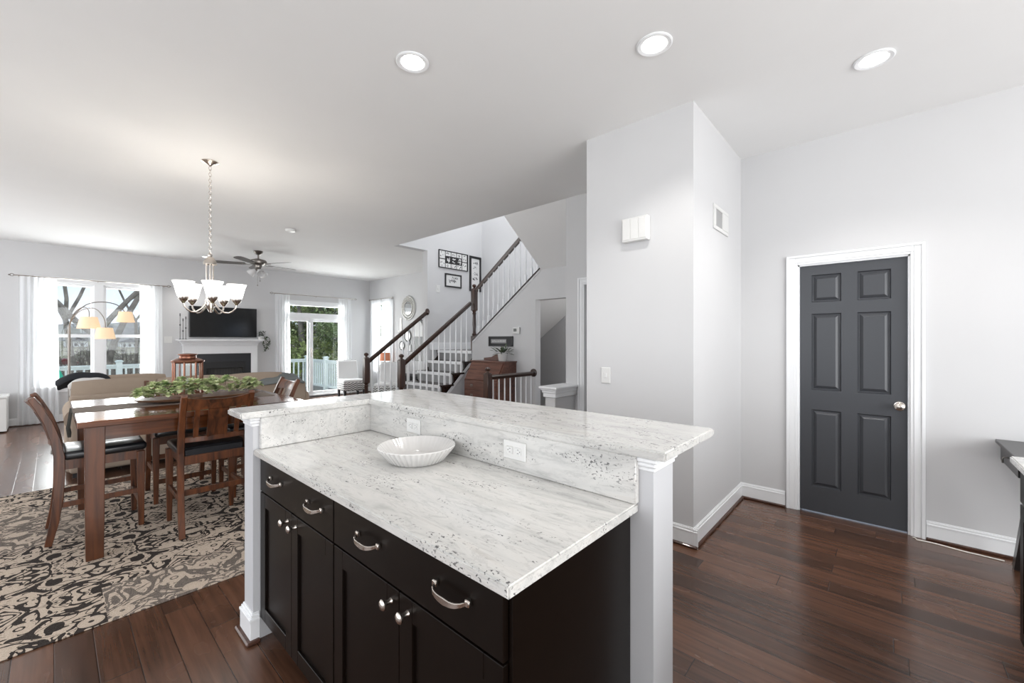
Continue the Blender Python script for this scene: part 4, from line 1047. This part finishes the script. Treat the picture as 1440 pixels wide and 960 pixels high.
# ------------------------------------------------------------------ fireplace wall
M['slate'] = mat('black_slate', (.020, .021, .025), .35); M['firebox'] = mat('firebox_dark', (.014, .014, .015), .5)
r = thing('fireplace', 'white dentil mantel fireplace with black slate surround below the television', 'fireplace', (2.43, 10.45, 0))
b = B()
for z0, z1, ex in ((1.405, 1.43, .0), (1.385, 1.405, .03), (1.36, 1.385, .065), (1.34, 1.36, .085)): b.box((1.655+ex, 10.385+ex, z0), (3.195-ex, 10.5995, z1), .004)
b.box((1.75, 10.485, 1.30), (3.10, 10.5995, 1.34)); b.build('mantel_shelf', 'trim', r)
b = B()
for k in range(38): b.box((1.765+k*.035, 10.470, 1.312), (1.765+k*.035+.018, 10.486, 1.334))
b.build('dentil_row', 'trim', r)
b = B(); b.box((1.76, 10.50, 0), (1.985, 10.5995, 1.30), .003); b.box((2.965, 10.50, 0), (3.09, 10.5995, 1.30), .003); b.box((1.985, 10.50, 1.13), (2.965, 10.5995, 1.30), .003)
b.build('surround', 'trim', r)
b = B(); b.box((1.985, 10.515, .90), (2.965, 10.5995, 1.13)); b.box((1.985, 10.515, 0), (2.10, 10.5995, .90)); b.box((2.85, 10.515, 0), (2.965, 10.5995, .90)); b.build('slate_facing', 'slate', r)
b = B(); b.box((2.10, 10.50, .82), (2.85, 10.515, .96), .003); b.box((2.10, 10.50, .1), (2.15, 10.515, .82)); b.box((2.80, 10.50, .1), (2.85, 10.515, .82)); b.build('firebox_frame', 'firebox', r)
b = B(); b.box((2.15, 10.56, .1), (2.80, 10.59, .82)); b.build('firebox_back', mat('firebox_liner', (.06, .058, .055), .8), r)
b = B()
for k in range(12): b.tube([(2.18+.053*k, 10.53, .82), (2.18+.053*k, 10.53, .12)], .003, 5)
b.build('mesh_screen', 'firebox', r)
r = thing('television', 'large black flat television hung above the fireplace mantel', 'television', (2.477, 10.56, 1.79))
B().box((1.868, 10.530, 1.476), (3.087, 10.5995, 2.118), .006).build('casing', 'black', r); B().box((1.880, 10.5285, 1.492), (3.075, 10.5305, 2.106)).build('screen', 'screen', r)
for i, (x, h, zc_) in enumerate(((1.708, .52, 1.72), (1.755, .42, 1.60), (1.80, .46, 1.66))):
    b = B(); b.lathe([(.022, 1.431), (.022, 1.437), (.005, 1.445), (.004, zc_-.02), (.014, zc_), (.004, zc_+.02), (.004, 1.43+h-.06), (.008, 1.43+h-.05), (.008, 1.43+h), (.001, 1.43+h)], (x, 10.47, 0), 14)
    tag(b.build('candlestick', 'blackmatte', None, True), ['tallest thin black candlestick, leftmost of the three on the mantel', 'shortest thin black candlestick, middle of the three on the mantel', 'thin black candlestick nearest the television on the mantel'][i], 'candlestick', 'mantel candlesticks')
r = thing('trailing_plant', 'trailing ivy in a small pot at the right end of the mantel', 'plant', (3.13, 10.46, 1.431))
B().lathe([(.035, 1.431), (.045, 1.49), (.040, 1.49), (.001, 1.48)], (3.13, 10.46, 0), 18).build('pot', 'ceramic', r, True)
b = B(); rnd = random.Random(3)
for k in range(70):
    a = rnd.uniform(0, 2*PI); b.leaf((3.15+rnd.uniform(-.05, .06), 10.46+rnd.uniform(-.05, .03), 1.50+rnd.uniform(0, .11)), (math.cos(a), math.sin(a)*.7, rnd.uniform(-.3, .6)), (0, 0, 1), .05, .034)
for vx in (3.21, 3.24, 3.27, 3.30):
    L = rnd.uniform(.25, .42)
    for k in range(26):
        f = k/25; a = rnd.uniform(0, 2*PI); b.leaf((vx+.02*math.sin(f*7+vx*30), 10.44, 1.50-L*f), (math.cos(a), math.sin(a)*.6, -.5), (0, 0, 1), .042, .028)
b.build('foliage', 'ivy', r, True)
B().build if False else None

# ------------------------------------------------------------------ sofa and throws
r = thing('sofa', 'long tan sofa with plump back cushions, its back to the dining table', 'sofa', (1.25, 6.6, 0))
b = B(); b.box((.115, 6.13, .05), (2.42, 6.34, .835), .03, 3); b.build('back', 'sofa', r, True)
B().box((.30, 6.30, .05), (2.25, 7.10, .36), .02, 2).build('base', 'sofa', r, True)
for x0, x1 in ((.09, .31), (2.24, 2.46)):
    b = B(); b.box((x0, 6.20, .05), (x1, 7.10, .60), .04, 3); b.tube([((x0+x1)/2, 6.16, .60), ((x0+x1)/2, 7.12, .60)], .125, 20); b.build('arm', 'sofa', r, True)
for k in range(3):
    x0 = .31+k*.645; B().box((x0+.005, 6.36, .36), (x0+.64, 7.08, .50), .05, 3).build('seat_cushion', 'sofa', r, True)
def pillow(c, sx, sy, sz, tilt=0):
    t = bmesh.new(); bmesh.ops.create_cube(t, size=2); bmesh.ops.subdivide_edges(t, edges=t.edges[:], cuts=7, use_grid_fill=True)
    for v in t.verts:
        x, y, z = v.co; rr = (1-abs(x)**4*.25)*(1-abs(z)**4*.30); puff = (1-x**6*.75)*(1-z**6*.75)
        X, Y, Z = x*sx*(1-.03*z*z), y*sy*(.25+.75*puff), z*sz*(1-.08*abs(x)**3)
        Y2 = Y*math.cos(tilt)-Z*math.sin(tilt); Z2 = Y*math.sin(tilt)+Z*math.cos(tilt)
        v.co = (c[0]+X, c[1]+Y2, c[2]+Z2)
    return t
for k, (cx, s_, zz) in enumerate(((.475, .345, .775), (1.17, .345, .765), (1.86, .345, .765))):
    B()._in(pillow((cx, 6.44, zz), s_, .125, .205, -.10)).build('back_cushion', 'sofa', r, True)
B()._in(pillow((.62, 6.80, .80), .36, .10, .205, -.5)).build('back_cushion', 'sofa', r, True)
for k in range(4): B().box((.14 if k % 2 == 0 else 2.36, 6.18 if k < 2 else 7.02, 0), (.20 if k % 2 == 0 else 2.42, 6.24 if k < 2 else 7.08, .052)).build('foot', 'blackmatte', r)
def drape(name, label, m, xs, top, thick=.02, group=None, wob=.01):
    """folded throw: profile over the cushion crest, swept along x, real thickness"""
    t = bmesh.new(); rows = []
    for x, dz in xs:
        row = []
        for k, (y, z) in enumerate(top): row.append(t.verts.new((x+.01*math.sin(k*1.7), y+.01*math.sin(x*23+k), z+dz+wob*math.sin(x*31+k*.9))))
        rows.append(row)
    for i in range(len(rows)-1):
        for k in range(len(top)-1): t.faces.new([rows[i][k], rows[i][k+1], rows[i+1][k+1], rows[i+1][k]])
    o = B()._in(t).build(name, m, None, True); md = o.modifiers.new('t', 'SOLIDIFY'); md.thickness = thick; md.offset = 1
    md2 = o.modifiers.new('s', 'SUBSURF'); md2.levels = 1; md2.render_levels = 1
    tag(o, label, 'throw', group); return o
def hump(x0, x1, z, h, n=9): return [(x0+(x1-x0)*i/(n-1), h*math.sin(PI*i/(n-1))**.6) for i in range(n)]
drape('throw_blanket', 'black throw folded over the left corner of the tan sofa', 'throw_black', hump(.03, .47, 0, .085), [(6.98, .80), (6.93, .90), (6.85, .945), (6.77, .935), (6.71, .885)], .028, 'throws on the sofa')
drape('throw_blanket', 'white throw folded over the left corner of the sofa, in front of the black one', 'throw_white', hump(.12, .45, 0, .075), [(6.70, .76), (6.685, .86), (6.65, .915), (6.61, .90), (6.59, .845)], .022, 'throws on the sofa')
drape('throw_blanket', 'smooth grey throw laid over the right end of the tan sofa', 'throw_grey', hump(1.86, 2.40, 0, .035), [(7.0, .70), (6.85, .845), (6.6, .905), (6.45, .91), (6.335, .85), (6.3, .845), (6.12, .838), (6.105, .80)], .012, 'throws on the sofa')

# ------------------------------------------------------------------ arc lamp with three drum shades
r = thing('arc_lamp', 'three-arm arc floor lamp with cream drum shades in front of the double window', 'floor lamp', (.145, 7.8, 0))
B().lathe([(.16, 0), (.16, .02), (.15, .03), (.02, .035), (.001, .036)], (.145, 7.8, 0), 32).build('base', 'darkmetal', r, True)
B().tube([(.145, 7.8, .03), (.145, 7.8, 1.60)], .013, 12).build('pole', 'darkmetal', r, True)
def arcarm(pts, top, bot, rt_, rb_, z1, z0, cx):
    n = len(pts); f = []
    for i in range(n-1):
        for k in range(4):
            u = k/4; p0 = pts[max(i-1, 0)]; p1 = pts[i]; p2 = pts[i+1]; p3 = pts[min(i+2, n-1)]
            f.append(tuple(.5*((2*p1[j])+(-p0[j]+p2[j])*u+(2*p0[j]-5*p1[j]+4*p2[j]-p3[j])*u*u+(-p0[j]+3*p1[j]-3*p2[j]+p3[j])*u**3) for j in range(3)))
    f.append(pts[-1]); a = B().tube(f, .006, 6).build('arm', 'darkmetal', r, True)
    yy = pts[-1][1]
    s = B().lathe([(rb_, z0), (rt_, z1), (rt_-.004, z1), (rb_-.004, z0)], (cx, yy, 0), 36); 
    s.build('drum_shade', 'shade_cream', a, True)
arcarm([(.145, 7.8, 1.58), (.155, 7.8, 1.66), (.20, 7.77, 1.78), (.27, 7.73, 1.84), (.315, 7.70, 1.80), (.318, 7.70, 1.70)], 0, 0, .080, .115, 1.715, 1.565, .318)
arcarm([(.145, 7.8, 1.58), (.17, 7.8, 1.68), (.25, 7.72, 1.80), (.37, 7.62, 1.82), (.45, 7.58, 1.70), (.465, 7.58, 1.57)], 0, 0, .075, .105, 1.575, 1.43, .460)
arcarm([(.145, 7.8, 1.58), (.18, 7.82, 1.72), (.30, 7.86, 1.88), (.45, 7.88, 1.93), (.60, 7.9, 1.90), (.685, 7.9, 1.80)], 0, 0, .070, .100, 1.81, 1.665, .685)

r = thing('storage_cabinet', 'low white box cabinet standing on the floor at the far left edge', 'cabinet', (-.75, 10.25, 0))
B().box((-1.05, 10.0, .02), (-.47, 10.5, .52), .004).build('body', 'white_plastic', r); B().box((-1.06, 9.99, .522), (-.46, 10.51, .56), .008).build('lid', 'white_plastic', r)

# ------------------------------------------------------------------ right corner of the living room
def slipper_chair(label, x, y, rz):
    r = thing('slipper_chair', label, 'chair', (0, 0, 0), 'chevron chairs')
    B().box((-.27, -.27, .185), (.27, .27, .40), .03, 3).build('seat_base', 'chevron', r, True)
    B().box((-.262, -.262, .385), (.262, .275, .455), .03, 3).build('seat_cushion', 'chevron_pale', r, True)
    B().hexa([(-.25, .20, .40), (.25, .20, .40), (.25, .29, .40), (-.25, .29, .40), (-.24, .30, .90), (.24, .30, .90), (.24, .37, .90), (-.24, .37, .90)], .02).build('backrest', 'chevron_pale', r, True)
    B().hexa([(-.252, .286, .30), (.252, .286, .30), (.252, .305, .30), (-.252, .305, .30), (-.245, .366, .915), (.245, .366, .915), (.245, .385, .915), (-.245, .385, .915)]).build('back_panel', 'chevron', r)
    for sx in (-1, 1):
        for sy in (-1, 1): B().hexa([(sx*.23-.02, sy*.23-.02, 0), (sx*.23+.02, sy*.23-.02, 0), (sx*.23+.02, sy*.23+.02, 0), (sx*.23-.02, sy*.23+.02, 0), (sx*.23-.028, sy*.23-.028, .187), (sx*.23+.028, sy*.23-.028, .187), (sx*.23+.028, sy*.23+.028, .187), (sx*.23-.028, sy*.23+.028, .187)]).build('leg', 'blackmatte', r)
    r.location = (x, y, 0); r.rotation_euler = (0, 0, rz); return r
slipper_chair('chevron slipper chair with pale back standing between the glass door and the corner', 4.98, 9.87, -.15)
slipper_chair('chevron slipper chair seen through the stair spindles, below the orange lamp', 5.08, 8.35, -.75)
r = thing('side_table', 'small round pale side table in front of the side window curtains', 'side table', (5.55, 9.42, 0))
B().lathe([(.20, .60), (.20, .625), (.001, .626)], (5.55, 9.3, 0), 28).build('top', 'white_plastic', r, True); B().tube([(5.55, 9.3, .02), (5.55, 9.3, .60)], .02, 12).build('pedestal', 'darkmetal', r, True); B().lathe([(.14, 0), (.14, .015), (.02, .03), (.001, .03)], (5.55, 9.3, 0), 24).build('foot', 'darkmetal', r, True)
r = thing('table_lamp', 'small table lamp with terracotta drum shade on the round side table', 'lamp', (5.60, 9.35, .627))
B().lathe([(.05, .627), (.055, .64), (.03, .66), (.045, .72), (.05, .78), (.02, .84), (.008, .86), (.008, .93)], (5.60, 9.35, 0), 20).build('base', 'ceramic', r, True)
B().lathe([(.13, .90), (.115, 1.10), (.112, 1.10), (.127, .90)], (5.60, 9.35, 0), 32).build('shade', 'shade_orange', r, True)
b = B(); b.lathe([(.05, .627), (.065, .66), (.068, .76), (.045, .80), (.050, .815), (.001, .815)], (5.45, 9.28, 0), 20); tag(b.build('ginger_jar', 'ceramic', None, True), 'small white jar beside the terracotta lamp', 'jar')
r = thing('console_table', 'low black console against the right living wall, behind the spindles', 'console', (5.68, 8.45, 0))
B().box((5.50, 7.75, .56), (5.86, 9.0, .60), .004).build('top', 'blackmatte', r); B().box((5.52, 7.78, .10), (5.855, 8.97, .56)).build('body', 'blackmatte', r)
for y in (7.80, 8.93):
    for x in (5.54, 5.82): B().box((x-.02, y-.02, 0), (x+.02, y+.02, .10)).build('leg', 'blackmatte', r)
M['silver'] = mat('silver_carving', (.62, .61, .58), .35, .5); M['mirror'] = mat('mirror_glass', (.85, .86, .87), .03, 1)
r = thing('wall_mirror', 'round sunburst mirror in an openwork silver frame high on the right wall', 'mirror', (5.86, 8.73, 2.20))
c = (5.865, 8.735, 2.205); B().lathe([(.165, 0), (.165, -.012), (.001, -.012)], (5.872, c[1], c[2]), 32, 'x').build('glass', 'mirror', r, True)
b = B(); b.torus(c, .17, .014, 'x', 36, 6); b.torus(c, .285, .010, 'x', 36, 6); b.torus(c, .225, .008, 'x', 36, 6)
for k in range(20):
    a = 2*PI*k/20; b.torus((5.865, c[1]+.24*math.cos(a), c[2]+.24*math.sin(a)), .035, .008, 'x', 10, 5)
    b.tube([(5.865, c[1]+.17*math.cos(a), c[2]+.17*math.sin(a)), (5.865, c[1]+.31*math.cos(a), c[2]+.31*math.sin(a))], .007, 5)
b.build('openwork_frame', 'silver', r, True); B().torus((5.862, c[1], c[2]), .155, .008, 'x', 32, 6).build('inner_rim', 'frame', r, True)
r = thing('wall_sconce', 'slim silver candle sconce on the right wall beside the curtain', 'sconce', (5.86, 9.13, 1.80))
B().box((5.862, 9.03, 1.62), (5.8795, 9.10, 1.98), .004).build('back_plate', 'silver', r); B().box((5.80, 9.02, 1.63), (5.862, 9.11, 1.645), .002).build('shelf', 'silver', r)
for i, (y, z, R_) in enumerate(((8.77, 1.52, .15), (9.02, 1.28, .12))):
    r = thing('wall_plate_decor', ['larger round black-rimmed plate on the right wall, under the sunburst mirror', 'smaller round black-rimmed plate on the right wall, lower and nearer the curtain'][i], 'wall decor', (5.87, y, z), 'round wall plates')
    B().lathe([(R_*.8, 0), (R_*.75, -.01), (.001, -.008)], (5.879, y, z), 28, 'x').build('dish', 'ceramic', r, True); B().torus((5.868, y, z), R_*.86, R_*.14, 'x', 32, 8, (.4, 1, 1)).build('rim', 'frame', r, True)
r = thing('hanging_picture', 'small square white picture hung from a black ring on the right wall', 'picture', (5.87, 8.62, 1.2), None)
B().box((5.866, 8.62, 1.13), (5.8795, 8.79, 1.31), .003).build('frame', 'greyink', r); B().box((5.864, 8.64, 1.15), (5.868, 8.77, 1.29)).build('print_sheet', 'photo', r); B().torus((5.872, 8.705, 1.36), .035, .006, 'x', 18, 5).build('ring', 'frame', r, True)
# arched wall piece seen behind the spindles
r = thing('arched_wall_panel', 'tall black arched wall panel with white upper part beside the stair rail', 'wall decor', (5.86, 8.30, 1.5))
def arch(y0, y1, z0, z1, n=12): return [(y0, z0)]+[((y0+y1)/2-(y1-y0)/2*math.cos(PI*k/n), z1-(y1-y0)/2+(y1-y0)/2*math.sin(PI*k/n)) for k in range(n+1)]+[(y1, z0)]
B().prism(arch(8.08, 8.55, .92, 1.94), 'x', 5.855, 5.8795, .002).build('panel', 'frame', r); B().prism(arch(8.12, 8.51, 1.50, 1.89), 'x', 5.845, 5.856, .002).build('white_field', 'photo', r)

# ------------------------------------------------------------------ outside: deck, rail, trees, hill, houses
struct(B().box((-4, 10.76, -.12), (8, 14, -.04)), 'ground_deck', 'deckboard')
def deck_rail(label, p, q, posts):
    r = thing('deck_railing', label, 'railing', (p[0], p[1], -.04), 'deck railings'); p = Vector(p); q = Vector(q); d = (q-p); L = d.length; d.normalize(); n = Vector((-d.y, d.x, 0))
    def bar(z0, z1, w_, nm):
        o = []
        for z in (z0, z1):
            for a, s in ((p, -1), (q, -1), (q, 1), (p, 1)): v = a+n*s*w_/2; o.append((v.x, v.y, z))
        B().hexa(o, .003).build(nm, 'railpaint', r)
    bar(.80, .84, .09, 'top_rail'); bar(.74, .80, .04, 'sub_rail'); bar(.04, .10, .05, 'bottom_rail')
    for t in posts:
        v = p+d*t; po = B().box((v.x-.055, v.y-.055, -.04), (v.x+.055, v.y+.055, .90), .004).build('post', 'railpaint', r)
        c = B(); c.box((v.x-.075, v.y-.075, .90), (v.x+.075, v.y+.075, .925), .005); c.box((v.x-.055, v.y-.055, .925), (v.x+.055, v.y+.055, .945), .008); c.build('cap', 'railpaint', po)
    k = .12
    while k < L:
        if all(abs(k-t) > .07 for t in posts):
            v = p+d*k; B().box((v.x-.018, v.y-.018, .10), (v.x+.018, v.y+.018, .74)).build('baluster', 'railpaint', r)
        k += .14
deck_rail('pale deck railing running across outside the windows', (-1.6, 13.5, 0), (5.36, 13.5, 0), [0, 2.66, 4.9, 6.96])
deck_rail('pale deck railing returning to the house outside the glass door', (5.36, 13.43, 0), (5.36, 10.9, 0), [1.25, 2.5])
r = thing('patio_umbrella', 'folded teal umbrella on the deck outside the left window', 'umbrella', (.06, 12.4, -.04))
B().lathe([(.02, .84), (.05, .78), (.085, .66), (.11, .52), (.10, .40), (.02, .38)], (.06, 12.4, 0), 10, 'z', 5, .12).build('canopy', 'teal', r); B().tube([(.06, 12.4, -.04), (.06, 12.4, .90)], .014, 8).build('pole', 'darkmetal', r); B().lathe([(.2, -.04), (.2, .0), (.02, .03), (.001, .03)], (.06, 12.4, 0), 20).build('base', 'blackmatte', r)

# sloping ground and the wooded hill
t = bmesh.new(); g = []
prof = [(14, -2.6), (26, -3.2), (45, -3.0), (70, -1.0), (110, 1.2), (170, 2.6), (260, 3.6)]
for yy, zz in prof: g.append([t.verts.new((x, yy, zz+.9*math.sin(x*.05+yy*.03)*(yy/170))) for x in range(-160, 321, 20)])
for i in range(len(g)-1):
    for k in range(len(g[0])-1): t.faces.new([g[i][k], g[i][k+1], g[i+1][k+1], g[i+1][k]])
tag(B()._in(t).build('ground', 'grass', None, True), kind='structure')
t = bmesh.new(); g = []; rnd = random.Random(5)
for yy, zz in ((120, 0), (135, 3.5), (160, 5.5), (200, 6.5), (240, 5)):
    g.append([t.verts.new((x, yy+rnd.uniform(-3, 3), zz+.8*math.sin(x*.06)+rnd.uniform(-.5, .7))) for x in range(-160, 321, 4)])
for i in range(len(g)-1):
    for k in range(len(g[0])-1): t.faces.new([g[i][k], g[i][k+1], g[i+1][k+1], g[i+1][k]])
o = B()._in(t).build('wooded_hill', 'woods', None, True); tag(o, 'grey-brown winter woods on the hill beyond the windows', 'woods', kind='stuff')

def bare_tree(label, x, y, zb, h, r0, seed, lean=0):
    rnd = random.Random(seed); tr = B(); br = B()
    def grow(b, p, d, L, r, depth):
        n = 4; pts = [p]; q = p.copy(); dd = d.copy()
        for i in range(n):
            dd = (dd+Vector((rnd.uniform(-.13, .13), rnd.uniform(-.10, .10), rnd.uniform(-.02, .10)))).normalized(); q = q+dd*L/n; pts.append(q.copy())
        b.tube(pts, [r*(1-.40*i/n) for i in range(n+1)], 8 if depth < 2 else 5, depth > 0)
        if depth >= 5 or r < .006: return
        for k in range(3 if depth else 3):
            a = rnd.uniform(0, 2*PI); s = rnd.uniform(.45, .95); nd = (dd+Vector((math.cos(a)*s, math.sin(a)*s*.7, rnd.uniform(-.15, .35)))).normalized()
            st_ = pts[rnd.choice((2, 3, 4, 4))] if k else pts[-1]
            grow(br, st_, nd, L*rnd.uniform(.6, .82), r*rnd.uniform(.42, .60), depth+1)
    r = thing('bare_tree', label, 'tree', (x, y, zb), 'bare trees outside the window')
    grow(tr, Vector((x, y, zb)), Vector((lean, 0, 1)), h*.46, r0, 0)
    tr.build('trunk', 'bark', r, True); br.build('branches', 'bark', r, True)
bare_tree('bare winter tree seen through the left half of the double window', .70, 21, -2.7, 10.5, .125, 12, .01)
bare_tree('thick forked bare tree seen through the right half of the double window', 1.75, 21, -2.7, 9.5, .19, 7, .02)
bare_tree('slender bare tree at the right edge of the double window', 2.75, 26, -2.7, 11, .10, 21, .03)
def leafy(label, x, y, zb, h, rad, seed, m, n=6500):
    rnd = random.Random(seed); r = thing('leafy_tree', label, 'tree', (x, y, zb), 'leafy trees beyond the glass door')
    b = B(); b.tube([(x, y, zb), (x+.1, y, zb+h*.4), (x-.1, y+.1, zb+h*.8)], [.22, .16, .06], 8)
    for k in range(12):
        a = rnd.uniform(0, 2*PI); z = zb+h*rnd.uniform(.25, .75); b.tube([(x, y, z), (x+math.cos(a)*rad*.5, y+math.sin(a)*rad*.5, z+rnd.uniform(.2, .8)), (x+math.cos(a)*rad*.85, y+math.sin(a)*rad*.8, z+rnd.uniform(.3, 1.2))], [.07, .04, .015], 5)
    b.build('trunk', 'bark', r, True); b = B()
    cl = [(x+rnd.uniform(-.75, .75)*rad, y+rnd.uniform(-.75, .75)*rad, zb+h*rnd.uniform(.12, .95), rad*rnd.uniform(.22, .42)) for _ in range(46)]
    for k in range(n):
        c = rnd.choice(cl); v = Vector((rnd.gauss(0, 1), rnd.gauss(0, 1), rnd.gauss(0, 1))).normalized()*c[3]*rnd.uniform(.5, 1.05)
        d = Vector((rnd.uniform(-1, 1), rnd.uniform(-1, 1), rnd.uniform(-1, .5))); b.leaf(Vector(c[:3])+v, d, (rnd.uniform(-.3, .3), rnd.uniform(-.3, .3), 1), rnd.uniform(.14, .26), rnd.uniform(.08, .15))
    b.build('foliage', m, r, True)
leafy('yellow-green leafy tree seen through the left panel of the glass door', 7.1, 18.5, -2.6, 7.6, 2.0, 31, 'leaves')
leafy('dark green leafy tree seen through the right panel of the glass door', 8.6, 18.0, -2.6, 6.6, 1.9, 32, 'leaves2')
leafy('tall yellow-green tree behind the two trees at the glass door', 9.0, 22.5, -2.8, 8.6, 2.8, 33, 'leaves', 7500)
def house(label, x, y, z, w_, d_, h, roof):
    r = thing('house', label, 'house', (x, y, z), 'distant houses')
    B().box((x, y, z), (x+w_, y+d_, z+h)).build('walls', 'photo', r); B().prism([(x-.3, z+h), (x+w_+.3, z+h), (x+w_*.5, z+h+w_*.28)], 'y', y-.3, y+d_+.3).build('roof', roof, r)
    for k in range(3): B().box((x+w_*(.15+.28*k), y-.02, z+h*.35), (x+w_*(.15+.28*k)+w_*.12, y, z+h*.72)).build('window', 'mark', r)
M['roof_grey'] = mat('grey_roof', (.16, .16, .17), .7)
house('distant white house with a red roof, low in the left window', -.1, 62, -1.9, 1.9, 3, .9, 'roof_red')
house('distant white house with a grey roof, higher on the slope in the left window', 1.2, 95, .1, 2.6, 4, 1.2, 'roof_grey')
house('distant white house with a grey roof, right of the forked tree', 7.6, 95, .0, 2.4, 4, 1.1, 'roof_grey')

M['twig'] = farleaf('twigs', (.12, .10, .085), (.22, .19, .16), (.33, .29, .25), 3)
b = B(); rnd = random.Random(77)
for k in range(420):
    y = rnd.uniform(24, 44); x = rnd.uniform(-2.5, .32*y); z0 = -3.3; hh = rnd.uniform(2.6, 4.9)
    p = Vector((x, y, z0)); top = p+Vector((rnd.uniform(-.5, .5), rnd.uniform(-.4, .4), hh)); b.tube([p, (p+top)/2+Vector((rnd.uniform(-.1, .1), 0, 0)), top], [.035, .022, .008], 4, False)
    for q in range(7):
        f = rnd.uniform(.3, .95); s_ = p.lerp(top, f); e = s_+Vector((rnd.uniform(-.8, .8), rnd.uniform(-.4, .4), rnd.uniform(.2, .9))); b.tube([s_, s_.lerp(e, .5)+Vector((0, 0, .06)), e], [.014, .010, .004], 3, False)
tag(b.build('bare_brush', 'twig'), 'tangle of bare winter brush below the trees outside the double window', 'brush', kind='stuff')
